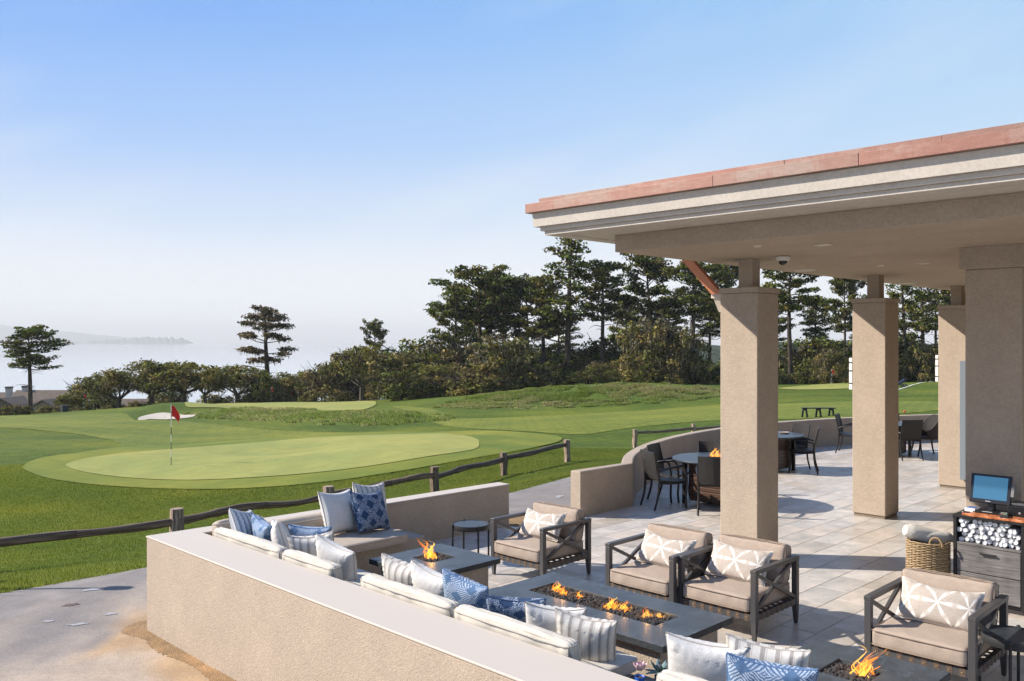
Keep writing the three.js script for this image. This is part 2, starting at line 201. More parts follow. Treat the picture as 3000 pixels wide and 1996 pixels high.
// ---------------------------------------------------------------- path, dust and sand round the wall
const PATH = [[-8, -12.9], [-3, -12.3], [3.1, -11.95], [4.85, -11.85], [8, -11.62], [11.3, -11.35], [13.7, -11.95], [15.8, -12.3], [18, -12.5], [21, -12.2], [24, -11.2], [27, -9.4], [27, -7.4], ...curveWall.getPoints(14).reverse().map((p) => [p.x, p.z + .05]), [10.0, -8.57], [9.97, -8.66], [8.82, -8.66], [8.75, -8.92], [3.92, -8.98], [3.92, 4], [-8, 4]];
struct('path', sheet(PATH, .22, .012, (x, z) => {      // asphalt, tan dust over it, orange sand drifted in patches round the wall foot
  const s = smooth(-11.2, -8.8, z + (wn(x, z, 1.6, 14) - .5) * 4.5 + (wn(x, z, .35, 19) - .5) * 2.2 - 1.8 * smooth(4.5, 6.5, x)), w = wn(x, z, .5, 17) - .5, k = 1 + .22 * w, e = Math.hypot(Math.max(0, 3.77 - x), Math.max(0, -9.2 - z)), o = x < 5.2 ? smooth(.62, .2, e + (wn(x, z, .5, 53) - .5) * 1.5 + (wn(x, z, .12, 55) - .5) * .5) * .85 : 0;
  return [[.62, 1.2, 1.15], [.57, .99, .78], [.55, .80, .43]].map(([a, b, c]) => lerp(lerp(a, b, s) * k, c * k, o)); }), mat(lin(.46, .46, .46), .82, { vertexColors: true, map: T.asphalt, bumpMap: T.grain, bumpScale: .003 }), 'worn grey asphalt path dusted with tan sand', 'path');
const wobble = (pts, n = 60, a = .12, s = 1) => { const r = rng(s), q = new THREE.CatmullRomCurve3(pts.map(([x, z]) => V(x, 0, z)), true, 'centripetal').getPoints(n).slice(0, -1); return q.map((p) => [p.x + (r() - .5) * a, p.z + (r() - .5) * a]); };
const sandM = mat(lin(.42, .27, .135), .95, { vertexColors: true, map: rerep(T.asphalt, .8), bumpMap: T.grain, bumpScale: .012 });
struct('sandy_soil', sheet(wobble([[3.95, 1], [3.95, -3], [3.95, -9.3], [4.3, -9.4], [3.8, -9.5], [3.58, -9.35], [3.64, -9.0], [3.6, -8.5], [3.67, -7.9], [3.6, -7.2], [3.67, -6.2], [3.62, -4], [3.6, 1]], 520, .04, 5), .15, .0145, tone(.5, .35, .2, 15)), sandM, 'strip of orange sandy soil along the foot of the long wall', 'soil');
struct('sandy_soil', sheet(wobble([[8.7, -8.72], [9.1, -8.7], [9.9, -8.72], [10.0, -9.0], [9.6, -9.25], [9.1, -9.2], [8.75, -9.3]], 80, .02, 6), .15, .024, tone(.5, .3, .2, 16)), sandM, 'patch of sandy soil between the two low walls', 'soil');
for (const [px, py, w, h, dark, s] of [[262, 1732, 30, 4, 0, 1], [143, 1824, 22, 3, 0, 4], [228, 1834, 34, 3.5, 0, 5], [325, 1802, 20, 4, 0, 6], [203, 1776, 30, 5, 1, 8], [1640, 1457, 16, 4, 0, 10]]) {
  const r = rng(s * 91), q = Array.from({ length: 26 }, (_, i) => { const a = i / 26 * 2 * Math.PI, k = .45 + .75 * vnoise(i * .55 + s * 7, s, 64, 3), p = hit(px + Math.cos(a) * w * k, py + Math.sin(a) * h * k + Math.cos(a) * -w * .12 * k); return [p.x, p.z]; });
  struct('path_stain', sheet(q, .2, .017), dark ? mat(lin(.12, .085, .07), .9) : mat(lin(.32, .315, .32), .75), dark ? 'dark worn patch in the asphalt path' : 'pale whitish scuff on the asphalt path', 'stain');
}
// ---------------------------------------------------------------- sea, far hills, island
{
  const g = new THREE.PlaneGeometry(30000, 30000, 1, 1); g.rotateX(-Math.PI / 2); g.translate(6000, -25, -6000);
  const b = tex(512, (u, v) => fbm(u, v, 24, 4, 91), { colour: false, rep: .004 });
  struct('sea', g, mat(lin(.30, .37, .42), .08, { bumpMap: b, bumpScale: .02 }), 'calm pale blue bay under haze', 'sea');
}
function ridge(name, pts, depth, m, label, jag, seed) {   // pts: px, top py, metres ahead
  const r = rng(seed), P = [], I = [], n = 160, nz = 5;
  for (let i = 0; i <= n; i++) { const t = i / n * (pts.length - 1), j = Math.min(Math.floor(t), pts.length - 2), f = t - j, px = lerp(pts[j][0], pts[j + 1][0], f), py = lerp(pts[j][1], pts[j + 1][1], f), d = lerp(pts[j][2], pts[j + 1][2], f), top = at(px, py, d).y + (fbm(i / n, seed * .1, 40, 3, seed) - .45) * jag * 2 * smooth(0, 12, Math.min(i, n - i));
    for (let k = 0; k <= nz; k++) { const u = k / nz * 2 - 1, [x, z] = xz(px, d + u * depth * .5); P.push(x, lerp(-27, top, Math.pow(1 - Math.abs(u), .7)) , z); } }
  for (let i = 0; i < n; i++) for (let k = 0; k < nz; k++) { const a = i * (nz + 1) + k, b = a + nz + 1; I.push(a, a + 1, b, b, a + 1, b + 1); }
  const g = new THREE.BufferGeometry(); g.setAttribute('position', new THREE.Float32BufferAttribute(P, 3)); g.setIndex(I); g.computeVertexNormals(); struct(name, muv(g), m, label, 'hill');
}
const hillM = mat(lin(.09, .12, .11), 1);
ridge('hills', [[-700, 925, 12500], [-300, 930, 12300], [0, 943, 12200], [80, 958, 12000], [200, 968, 11900], [330, 982, 11700], [430, 993, 11600], [520, 1001, 11500]], 2100, hillM, 'hazy blue mountain ridge across the bay', 6, 3);
ridge('headland', [[180, 1004, 8600], [250, 1001, 8540], [330, 995, 8450], [400, 988, 8300], [450, 986, 8240], [500, 987, 8150], [540, 995, 8060], [566, 1005, 8000]], 600, hillM, 'low wooded headland fading in the haze', 30, 4);
ridge('hills', [[1040, 1090, 330], [1090, 1040, 330], [1130, 1022, 330], [1190, 1010, 330], [1260, 1004, 330], [1400, 992, 330], [1600, 985, 330], [1900, 985, 330], [2300, 980, 320], [2900, 975, 310], [3500, 975, 310]], 110, mat(lin(.035, .05, .03), 1), 'dark wooded hill rising behind the pines', 4, 5);

// ---------------------------------------------------------------- terrace floor: stone tiles, each its own piece
{
  const floor = new THREE.Group(); floor.name = numbered('terrace_floor'); scene.add(floor); tag(floor, 'terrace floor of large honed limestone tiles in grey and beige', 'floor', null, 'structure');
  const P = TERRACE.map(([x, z]) => [x, z]);
  part('grout_bed', prism(P, -.10, -.0035), mat(lin(.44, .41, .38), .9), floor);
  const mk = (s, base, warm) => tex(512, (u, v) => { const w = fbm(u, v, 3, 4, s), a = fbm(u + w * .25, v * 2 + w * .4, 5, 5, s + 4), b = fbm(u, v, 60, 2, s + 9), k = base + .16 * (a - .5) + .05 * (b - .5) + .1 * (w - .5); return [k * (1 + warm * .05 + .05 * (a - .5)), k, k * (1 - warm * .07)]; }, { rep: 1.1 });
  const tints = [[.71, .3], [.70, .5], [.68, .6], [.66, .5], [.72, .05], [.63, .6], [.69, .2]].map(([b, w], i) => mat(lin(1.06, 1.0, .94), .40, { map: mk(200 + i * 17, b, w), bumpMap: T.grain, bumpScale: .0006, phys: true, specularIntensity: .75 }));
  const TX = .585, TZ = .352, gp = .005, r = rng(9), inner = [], rest = [], v = V();
  const full = Array.from({ length: 7 }, (_, i) => box(-TX / 2 + gp / 2, TX / 2 - gp / 2, -.018, 0, -TZ / 2 + gp / 2, TZ / 2 - gp / 2, .0035));
  full.forEach((g, i) => { const u = g.attributes.uv; for (let k = 0; k < u.count; k++) u.setXY(k, u.getX(k) + i * .37, u.getY(k) + i * .71); });
  camera.updateMatrixWorld(); camera.updateProjectionMatrix();
  for (let j = 0; j < 40; j++) { const z = -10.5 + j * TZ, off = (j % 2 ? .5 : 0) * TX + r() * .06; for (let i = 0; i < 42; i++) {
    const x = 3.98 + off + i * TX, k = Math.floor(r() * 7), m = [0, 1, 0, 2, 4, 1, 6, 3, 0, 5, 2][Math.floor(r() * 11)], cs = [[-1, -1], [1, -1], [1, 1], [-1, 1]].map(([a, b]) => inPoly(P, x + a * TX / 2, z + b * TZ / 2));
    if (!cs.some(Boolean)) continue;
    v.set(x, 0, z).project(camera); const d = (x - z) / S2, seen = Math.abs(v.x) < 1.04 && v.y > -1.06 && d > 0 && x > 4.9 && !(z > -2.5 && x > 9.9);
    if (seen && cs.every(Boolean)) inner.push([d, x, z, k, m]); else if (x < 27 && z < 3) rest.push([x, z, k, m, cs.every(Boolean)]);
  } }
  inner.sort((a, b) => a[0] - b[0]);
  for (const [, x, z, k, m] of inner.slice(0, 300)) { const o = part('tile', full[k], tints[m], floor); o.position.set(x, (x * 7.3 + z * 3.1) % .0006, z); }
  const far = inner.slice(300).map(([, x, z, k, m]) => [x, z, k, m, true]).concat(rest), by = tints.map(() => []);
  for (const [x, z, k, m, whole] of far) {
    let q = [[x - TX / 2 + gp / 2, z - TZ / 2 + gp / 2], [x + TX / 2 - gp / 2, z - TZ / 2 + gp / 2], [x + TX / 2 - gp / 2, z + TZ / 2 - gp / 2], [x - TX / 2 + gp / 2, z + TZ / 2 - gp / 2]];
    if (!whole) { // cut at the terrace edge
      const C = P; const half = (s, ax, val, sg) => { const o = []; for (let i = 0; i < s.length; i++) { const a = s[i], b = s[(i + 1) % s.length], da = (a[ax] - val) * sg, db = (b[ax] - val) * sg; if (da >= 0) o.push(a); if (da * db < 0) { const t = da / (da - db); o.push([lerp(a[0], b[0], t), lerp(a[1], b[1], t)]); } } return o; };
      q = half(half(half(half(C, 0, q[0][0], 1), 0, q[1][0], -1), 1, q[0][1], 1), 1, q[2][1], -1); if (q.length < 3) continue;
      q = q.filter((a, i) => { const b = q[(i + 1) % q.length]; return Math.hypot(a[0] - b[0], a[1] - b[1]) > 1e-4; }); if (q.length < 3 || Math.abs(THREE.ShapeUtils.area(q.map((a) => new THREE.Vector2(...a)))) < .002) continue;
    }
    by[m].push(muv(prism(q, -.018, 0), k * .37, k * .71));
  }
  by.forEach((l, i) => { if (l.length) { const o = part('tile_field', l, tints[i], floor); o.userData.kind = 'stuff'; } });
}
// ---------------------------------------------------------------- stucco masonry
const STU = lin(.45, .367, .29);
const stucco = mat(STU, .92, { map: T.stuccoC, bumpMap: T.stucco, bumpScale: .0028 });
const stuccoS = mat(STU, .92, { map: T.stuccoC, bumpMap: T.stucco, bumpScale: .004 });
const capM = mat(lin(.52, .46, .395), .65, { bumpMap: T.grain, bumpScale: .0006 });
const WT = .6;
{
  const w = thing('seating_wall', 'long beige stucco wall with smooth pale top behind the cushioned benches', 'wall');
  part('wall', prismB([[3.774, -9.196], [8.803, -9.085], [8.803, -8.864], [4.251, -8.938], [4.251, 2.5], [3.774, 2.5]], -.75, WT - .018, .012), stucco, w);
  part('wall_top', prismB([[3.766, -9.204], [8.811, -9.092], [8.811, -8.857], [4.262, -8.93], [4.262, 2.5], [3.766, 2.5]], WT - .019, WT, .007), capM, w);
  const c = thing('terrace_wall', 'low curved beige stucco wall enclosing the dining terrace', 'wall');
  const inn = [[9.977, -8.53], [11.244, -8.512], ...curveWall.getPoints(40).slice(1).map((p) => [p.x, p.z])], out = [];
  const off = curveWall.getPoints(40).map((p, i) => { const t = curveWall.getTangent(i / 40); return [p.x + t.z * .19, p.z - t.x * .19]; });
  out.push([9.977, -8.72], ...off.filter((p) => p[0] > 11.12));
  part('wall', prismB([...inn, ...out.reverse()], -.6, .686, .022), stuccoS, c);
}
{ // benches built in along the wall
  const mk = (label, list) => { const b = thing('built_in_bench', label, 'bench', [0, 0, 0], 0, 'stucco benches built along the wall'); part('base', list, stuccoS, b); return b; };
  mk('corner stucco bench beside the low side table, L-shaped under two seat cushions', [prismB([[4.255, -6.49], [4.255, -8.93], [6.60, -8.885], [6.60, -8.06], [4.88, -8.06], [4.88, -6.49]], 0, .335, .008)]);
  mk('stucco bench along the wall facing the long fire table', [box(4.255, 4.88, 0, .335, -6.12, -3.67, .008)]);
  mk('stucco bench along the wall facing the fire table beside the bar cabinet', [box(4.255, 4.88, 0, .335, -3.31, -.9, .008)]);
}
// ---------------------------------------------------------------- columns
const capStone = mat(STU, .85, { map: T.stuccoC, bumpMap: T.stucco, bumpScale: .003 });
const COLS = [[9.267, -5.2, .5], [13.02, -5.22, .5], [16.62, -5.22, .5]];
const colLabel = ['stucco column behind the two lounge chairs, copper pipe running to it', 'stucco column standing between the dining tables and the basket of blankets', 'stucco column half hidden behind the thick wall pier'];
COLS.forEach(([x, z, w], i) => {
  const c = thing('column', colLabel[i], 'column', [x + w / 2, 0, z - w / 2], 0, 'stucco columns under the roof'), h = w / 2;
  part('plinth', box(-h + .02, h - .02, 0, .05, -h + .02, h - .02), mat(lin(.2, .16, .12), .9), c);
  part('shaft', box(-h, h, .045, 3.215, -h, h, .012), stucco, c);
  part('capital', box(-h - .014, h + .014, 3.216, 3.282, -h - .014, h + .014, .006), capStone, c);
  part('post', box(-.0925, .0925, 3.282, 3.64, -.0925, .0925, .004), capStone, c);
});
for (const [i, lab] of [[1, 'white striped board fixed behind the middle column'], [2, 'white striped board fixed behind the column near the pier']]) {
  const [x, z, w] = COLS[i], b = thing('score_board', lab, 'board', [x, 1.905, z - w], 0, 'white boards behind the columns');
  part('panel', box(.0, .46, 0, .48, -.05, -.002, .003), mat(lin(.78, .77, .75), .5), b);
  for (const y of [.085, .275, .40]) part('stripe', box(-.002, .462, y, y + .018, -.052, -.0005), mat(lin(.03, .03, .03), .5), b);
}
{
  const p = thing('wall_pier', 'thick stucco wall pier behind the bar cabinet', 'pier', [9.94, 0, -2.88]);
  part('shaft', box(0, .56, 0, 3.40, -.27, .27, .012), stucco, p);
  part('header', box(-.045, .62, 3.40, 3.634, -.315, .6, .006), stuccoS, p);
  const s = thing('wall_panel', 'slim blue grey panel fixed on the column beside the pier', 'panel', [16.6, .19, -5.33]);
  part('panel', box(-.06, -.003, 0, 2.1, 0, .1, .004), mat(lin(.17, .2, .23), .45), s);
  const w = thing('building_wall', 'stucco building wall behind the bar cabinet', 'wall', [11.2, 0, -2.2]);
  part('wall', box(0, 12, 0, 3.63, .2, .45), stucco, w); part('door_frame', box(-.05, .25, 0, 2.4, .0, .19, .01), mat(lin(.3, .3, .29), .5), w);
}
// ---------------------------------------------------------------- roof
{
  const roof = thing('canopy_roof', 'flat canopy roof with copper gutter, stepped cream fascia and plaster soffit', 'roof');
  const RX = 7.097, RZ = -6.585, X1 = 24, Z1 = 5;
  const ring = (e, y0, y1, d = .06) => { // a band along the two outer edges, its outer face e outside the eave line
    const a = RX - e, b = RZ - e; return [box(a, a + d, y0, y1, b, Z1, .003), box(a + d + .0005, X1, y0, y1, b, b + d, .003)]; };
  const cream = mat(lin(.56, .51, .45), .6, { map: T.stuccoC }), plaster = mat(STU, .92, { map: T.stuccoC, bumpMap: T.stucco, bumpScale: .004 });
  part('eave_soffit', [box(RX + .002, RX + .20, 3.816, 3.86, RZ + .002, Z1), box(RX + .2, X1, 3.816, 3.86, RZ + .002, RZ + .20), box(RX + .222, RX + .62, 3.818, 3.86, RZ + .222, Z1), box(RX + .62, X1, 3.818, 3.86, RZ + .222, RZ + .62)], cream, roof);
  part('vent_slot', [box(RX + .2005, RX + .2215, 3.84, 3.86, RZ + .2, Z1), box(RX + .222, X1, 3.84, 3.86, RZ + .2005, RZ + .2215)], mat(lin(.05, .03, .02), .9), roof);
  part('fascia_step', ring(0, 3.8165, 3.861, .1), cream, roof);
  part('fascia_step', ring(.034, 3.8612, 3.908, .13), cream, roof);
  { // sloping fascia board
    const prof = [[.076, 3.9085], [.098, 4.056], [-.05, 4.056], [-.05, 3.9085]], s = new THREE.Shape(prof.map(([e, y]) => new THREE.Vector2(-e, y)));
    const g1 = new THREE.ExtrudeGeometry(s, { depth: Z1 - RZ + .098, bevelEnabled: false }); g1.translate(RX, 0, RZ - .098);
    const g2 = new THREE.ExtrudeGeometry(s, { depth: X1 - RX, bevelEnabled: false }); g2.rotateY(-Math.PI / 2).translate(0, 0, 0); g2.scale(-1, 1, 1); 
    const h2 = new THREE.BoxGeometry(X1 - RX - .1, .147, .14); h2.translate((X1 + RX + .1) / 2, 3.982, RZ - .02);
    part('fascia_board', [muv(g1), muv(h2)], cream, roof);
  }
  const copC = tex(512, (u, v) => { const a = fbm(u, v, 5, 5, 301), b = fbm(u * 1, v, 40, 3, 305), d = vnoise(u * 160, v * 6, 160, 4), t = .95 * smooth(.44, .70, a + .12 * (b - .5) + .16 * (d - .5)); return [lerp(.555, .57, t) + .06 * (b - .5), lerp(.415, .48, t) + .06 * (b - .5), lerp(.365, .435, t) + .06 * (b - .5)]; }, { rep: [2.2, .9] });
  const copM = [0, 1, 2].map((i) => mat(lin([1, .96, 1.04][i], [.94, 1, .93][i], [.92, 1, .9][i]), .5, { map: copC, metalness: .25, bumpMap: T.grain, bumpScale: .0015 }));
  const cut = [RZ - .154, -4.35, -3.0, .4, Z1], cutT = [RZ - .046, -5.4, -3.7, -2.4, 1.2, Z1];
  for (let i = 0; i < 4; i++) part('gutter_panel', box(RX - .154 - (i % 2) * .0015, RX - .02, 4.058, 4.160 + (i % 2) * .002, cut[i] + (i ? .002 : 0), cut[i + 1], .004), copM[i % 3], roof);
  part('gutter_panel', box(RX - .02, X1, 4.058, 4.160, RZ - .154, RZ - .02, .004), copM[1], roof);
  for (let i = 0; i < 5; i++) part('edge_panel', box(RX - .046 - (i % 2) * .0015, RX + .12, 4.1625, 4.222 + (i % 2) * .0015, cutT[i] + (i ? .002 : 0), cutT[i + 1], .003), copM[(i + 1) % 3], roof);
  part('edge_panel', box(RX + .12, X1, 4.1625, 4.222, RZ - .046, RZ + .12, .003), copM[0], roof);
  part('roof_deck', box(RX + .1, X1, 3.9, 4.19, RZ + .1, Z1), mat(lin(.25, .2, .18), .9), roof);
  part('soffit', box(7.68, X1, 3.633, 3.8175, -6.06, Z1, .006), plaster, roof);
}
const trimM = mat(lin(.62, .56, .48), .6), glowless = mat(lin(.55, .52, .48), .4);
for (const [x, z, w] of [[8.574, -4.07, 'beside the dome camera'], [11.53, -4.143, 'close to the wall pier']]) { const l = thing('recessed_light', 'square recessed light in the canopy soffit ' + w, 'light', [x, 3.633, z], 0, 'square soffit lights'); part('trim', box(-.075, .075, -.008, -.001, -.075, .075, .002), trimM, l); part('lens', box(-.055, .055, -.0105, -.0082, -.055, .055), glowless, l); }
for (const [x, z, w] of [[11.5, -5.72, 'just behind the dome camera'], [15.35, -5.78, 'between the middle column and the pier']]) { const l = thing('ceiling_speaker', 'round cream ceiling speaker in the soffit ' + w, 'speaker', [x, 3.633, z], 0, 'round soffit speakers'); part('rim', cyl(.135, .14, .009, 28, 0, -.01, 0), trimM, l); part('grille', cyl(.115, .115, .003, 24, 0, -.0135, 0), glowless, l); }
for (const [x, z, w] of [[8.2, -4.6, 'above the first column'], [11.45, -4.65, 'above the middle column']]) { const l = thing('smoke_detector', 'small round cream disc fixed to the soffit ' + w, 'detector', [x, 3.633, z], 0, 'small soffit discs'); part('body', cyl(.03, .045, .014, 18, 0, -.015, 0), trimM, l); }
{
  const c = thing('security_camera', 'white dome security camera hanging under the soffit', 'camera', [9.44, 3.633, -4.97]);
  part('mount', cyl(.088, .088, .006, 24, 0, -.007, 0), mat(lin(.03, .03, .03), .6), c);
  part('housing', clean(new THREE.LatheGeometry([[.086, -.007], [.086, -.016], [.078, -.032], [.066, -.052], [.052, -.055], [0, -.055]].map(([x, y]) => new THREE.Vector2(x, y)), 28)), mat(lin(.6, .56, .5), .4), c);
  const d = new THREE.SphereGeometry(.05, 20, 10, 0, 7, Math.PI / 2, Math.PI / 2); d.translate(0, -.056, 0); part('dome', clean(d), mat(lin(.015, .015, .018), .08), c);
}
{
  const m = mat(lin(.50, .19, .10), .38, { metalness: .55, map: rerep(T.stuccoC, .6) }), p = thing('copper_downpipe', 'slanting copper downpipe from the gutter to the first column', 'downpipe');
  part('pipe', [bar(V(9.46, 4.07, -6.66), V(9.46, 3.175, -5.80), .085, .11, .006)], m, p); part('outlet', [box(9.41, 9.51, 4.02, 4.075, -6.71, -6.60, .004)], m, p);
  const h = thing('rain_head', 'small cream tapered rain hopper fixed to the column side', 'hopper', [9.30, 3.0, -5.70]);
  part('cap', box(0, .3, .165, .215, -.15, -.002, .004), capM, h);
  const g = new THREE.CylinderGeometry(.19, .09, .165, 4, 1); g.rotateY(Math.PI / 4); g.scale(1, 1, .45); g.translate(.15, .0825, -.065); const gn = g.toNonIndexed(); gn.computeVertexNormals(); part('funnel', muv(gn), capM, h);
}

// ---------------------------------------------------------------- fabrics
const TX2 = {};
const heather = (u, v, o) => vnoise(u * 200, v * 60, 200, o) * .5 + vnoise(u * 60, v * 200, 200, o + 4) * .5;
TX2.linen = tex(512, (u, v) => { const k = .80 + .16 * (heather(u, v, 3) - .5) + .05 * (fbm(u, v, 6, 3, 61) - .5); return [k, k * .985, k * .965]; });
TX2.stripe = tex(512, (u, v) => { const s = (u * 7.5) % 1, b = smooth(.30, .33, s) - smooth(.62, .65, s), c = smooth(.70, .715, s) - smooth(.755, .77, s), t = b * .85 + c * .55, n = .08 * (heather(u, v, 7) - .5); return [lerp(.80, .58, t) + n, lerp(.78, .555, t) + n, lerp(.75, .53, t) + n]; });
TX2.stripeB = tex(512, (u, v) => { const s = (u * 7) % 1, b = smooth(.28, .32, s) - smooth(.62, .66, s), c = smooth(.72, .74, s) - smooth(.78, .80, s), t = b * .9 + c * .6, n = .08 * (heather(u, v, 7) - .5); return [lerp(.82, .47, t) + n, lerp(.81, .52, t) + n, lerp(.80, .60, t) + n]; });
TX2.lattice = tex(512, (u, v) => { const a = (u + v) * 2.6, b = (u - v) * 2.6, fa = Math.abs(a - Math.floor(a) - .5), fb = Math.abs(b - Math.floor(b) - .5), band = Math.max(fa, fb) > .27, st = Math.sin((fa > fb ? (u - v) : (u + v)) * 150 + vnoise(u * 90, v * 90, 90, 2) * 5) > -.1 && vnoise(u * 150, v * 150, 150, 6) > .33, n = .06 * (heather(u, v, 9) - .5); return band && st ? [.66 + n, .69 + n, .74 + n] : [.15 + n, .25 + n, .38 + n]; });
TX2.latticeL = tex(512, (u, v) => { const a = (u + v) * 2.2, b = (u - v) * 2.2, fa = Math.abs(a - Math.floor(a) - .5), fb = Math.abs(b - Math.floor(b) - .5), band = Math.max(fa, fb) > .22, st = Math.sin((fa > fb ? (u - v) : (u + v)) * 130) > -.05 && vnoise(u * 140, v * 140, 140, 6) > .25, n = .07 * (heather(u, v, 9) - .5); return band && st ? [.68 + n, .72 + n, .78 + n] : [.31 + n, .42 + n, .55 + n]; });
TX2.star = tex(512, (u, v) => { let t = 0; const sx = 3, gx = u * sx, cx = Math.floor(gx), dx = gx - cx - .5, dy = (v - .5) * 1.55, q = (ox, oy) => { const x = dx - ox, y = dy - oy, r = Math.hypot(x, y), a = Math.atan2(y, x), k = Math.abs(Math.cos(a * 3)) ** 4; return smooth(.60, .22, r) * smooth(.32, .85, k * (1.15 - r * .55) + .5 * smooth(.16, .0, r)); }; t = Math.max(q(0, 0), q(-1, 0), q(1, 0), q(.5, .8), q(-.5, .8), q(.5, -.8), q(-.5, -.8)); const e = 1 - smooth(.0, .035, Math.min(u, 1 - u)) * smooth(.0, .06, Math.min(v, 1 - v)); t = Math.max(t, e * .8); const n = .07 * (fbm(u, v, 60, 2, 66) - .5); return [lerp(.69, .90, t) + n, lerp(.645, .885, t) + n, lerp(.60, .86, t) + n]; });
const fab = (map, c = lin(1, 1, 1)) => mat(c, .95, { map, bumpMap: rerep(T.weave, .35), bumpScale: .0014, phys: true, sheen: .25, sheenRoughness: .6, sheenColor: lin(.5, .5, .5) });
const PIL = { linen: fab(TX2.linen), stripe: fab(TX2.stripe), stripeB: fab(TX2.stripeB), blue: fab(TX2.lattice), blueL: fab(TX2.latticeL), star: fab(TX2.star) };
const PIPE = { linen: mat(lin(.42, .38, .34), .9), stripe: mat(lin(.45, .41, .36), .9), stripeB: mat(lin(.40, .42, .46), .9), blue: mat(lin(.04, .08, .16), .9), blueL: mat(lin(.10, .19, .36), .9), star: mat(lin(.60, .56, .50), .9) };
const benchFab = mat(lin(.61, .575, .52), .95, { map: T.linen, bumpMap: T.weave, bumpScale: .0012 }), benchPipe = mat(lin(.44, .40, .35), .9);
const seatFab = mat(lin(.47, .40, .335), .95, { map: T.linen, bumpMap: T.weave, bumpScale: .0012 });
const tanFab = mat(lin(.435, .35, .29), .95, { map: T.linen, bumpMap: T.weave, bumpScale: .0012 }), tanPipe = mat(lin(.25, .185, .14), .9);

function pillowGeo(w, h, t, seed) {
  const n = 22, P = [], U = [], I = [], r = rng(seed), ph = r() * 9, sag = .02 + r() * .02;
  for (const s of [1, -1]) for (let j = 0; j <= n; j++) for (let i = 0; i <= n; i++) {
    const f = (k) => { const a = k / n * 2 - 1; return Math.sign(a) * (1 - (1 - Math.abs(a)) ** 1.35); }, u = f(i), v = f(j), e = Math.pow(Math.max(0, (1 - u * u) * (1 - v * v)), .36);
    const x = w / 2 * u * (1 - .075 * (1 - v * v) * Math.abs(u)), y = h / 2 * v * (1 - .075 * (1 - u * u) * Math.abs(v)) - sag * (1 - u * u) * Math.max(0, v) * v;
    const edge = Math.max(Math.abs(u), Math.abs(v)), wr = Math.sin((Math.abs(u) > Math.abs(v) ? v : u) * 26 + ph + s) * .006 * smooth(.5, .82, edge) * smooth(1, .93, edge) + (fbm(i / n, j / n, 5, 3, seed % 40 + (s > 0 ? 0 : 6)) - .5) * .007 * e;
    P.push(x, y, s * (t / 2 * e + wr)); U.push((s > 0 ? i : n - i) / n, j / n);
  }
  const N = (n + 1) * (n + 1);
  for (let s = 0; s < 2; s++) for (let j = 0; j < n; j++) for (let i = 0; i < n; i++) { const a = s * N + j * (n + 1) + i, b = a + 1, c = a + n + 1, d = c + 1; s ? I.push(a, c, b, b, c, d) : I.push(a, b, c, b, d, c); }
  const g = new THREE.BufferGeometry(); g.setAttribute('position', new THREE.Float32BufferAttribute(P, 3)); g.setAttribute('uv', new THREE.Float32BufferAttribute(U, 2)); g.setIndex(I); g.computeVertexNormals();
  const loop = []; for (let k = 0; k < 64; k++) { const q = k / 64 * 4, e = Math.floor(q), f = (q - e) * 2 - 1, [u, v] = [[f, -1], [1, f], [-f, 1], [-1, -f]][e]; loop.push(V(w / 2 * u * (1 - .075 * (1 - v * v) * Math.abs(u)), h / 2 * v * (1 - .075 * (1 - u * u) * Math.abs(v)) - sag * (1 - u * u) * Math.max(0, v) * v, 0)); }
  return [g, tube(loop, .0055, 96, 5, true)];
}
const DEG = Math.PI / 180;
let pseed = 100;
function pillow(kind, x, y, z, yaw, lean, roll, label, w = .5, h = .5, t = .215) {
  const p = thing('throw_pillow', label, 'pillow', [x, y, z], 0, 'throw pillows'), [g, e] = pillowGeo(w, h, t, pseed += 13);
  part('cover', g, PIL[kind], p); part('piping', e, PIPE[kind], p);
  p.rotation.set(-lean * DEG, yaw * DEG, roll * DEG, 'YXZ'); return p;
}
function cushionGeo(w, h, d, r = .035, bulge = .014, seed = 1, wr = .004, seg = [22, 6, 20]) {
  const g0 = new THREE.BoxGeometry(2, 2, 2, ...seg); g0.deleteAttribute('uv'); g0.deleteAttribute('normal'); const g = mergeVertices(g0, 1e-4), p = g.attributes.position, H = [w / 2, h / 2, d / 2], k = (a) => Math.sign(a) * (1 - (1 - Math.abs(a)) ** 1.7);
  for (let i = 0; i < p.count; i++) {
    const t = [p.getX(i), p.getY(i), p.getZ(i)], q = t.map((a, j) => k(a) * H[j]), c = q.map((a, j) => clamp(a, -H[j] + r, H[j] - r)), n = V(q[0] - c[0], q[1] - c[1], q[2] - c[2]); if (n.length() > 1e-6) n.normalize();
    let o = c.map((a, j) => a + n.getComponent(j) * r);
    const u = q[0] / H[0], v = q[2] / H[2]; o[1] += Math.sign(t[1]) * (Math.abs(t[1]) > .9 ? 1 : Math.abs(t[1])) * bulge * (1 - u * u) * (1 - v * v);
    const side = Math.max(Math.abs(u), Math.abs(v)), nz = (fbm(u * .5 + .5, v * .5 + .5, 9, 3, seed) - .5) * wr * 2 + (side > .985 ? Math.sin((Math.abs(u) > Math.abs(v) ? q[2] : q[0]) * 95 + 6 * vnoise(u * 9, v * 9, 64, seed)) * wr * .8 * (1 - Math.abs(t[1])) : 0);
    p.setXYZ(i, o[0] + n.x * nz, o[1] + n.y * nz, o[2] + n.z * nz);
  }
  g.computeVertexNormals(); return muv(g, seed * .13, seed * .29);
}
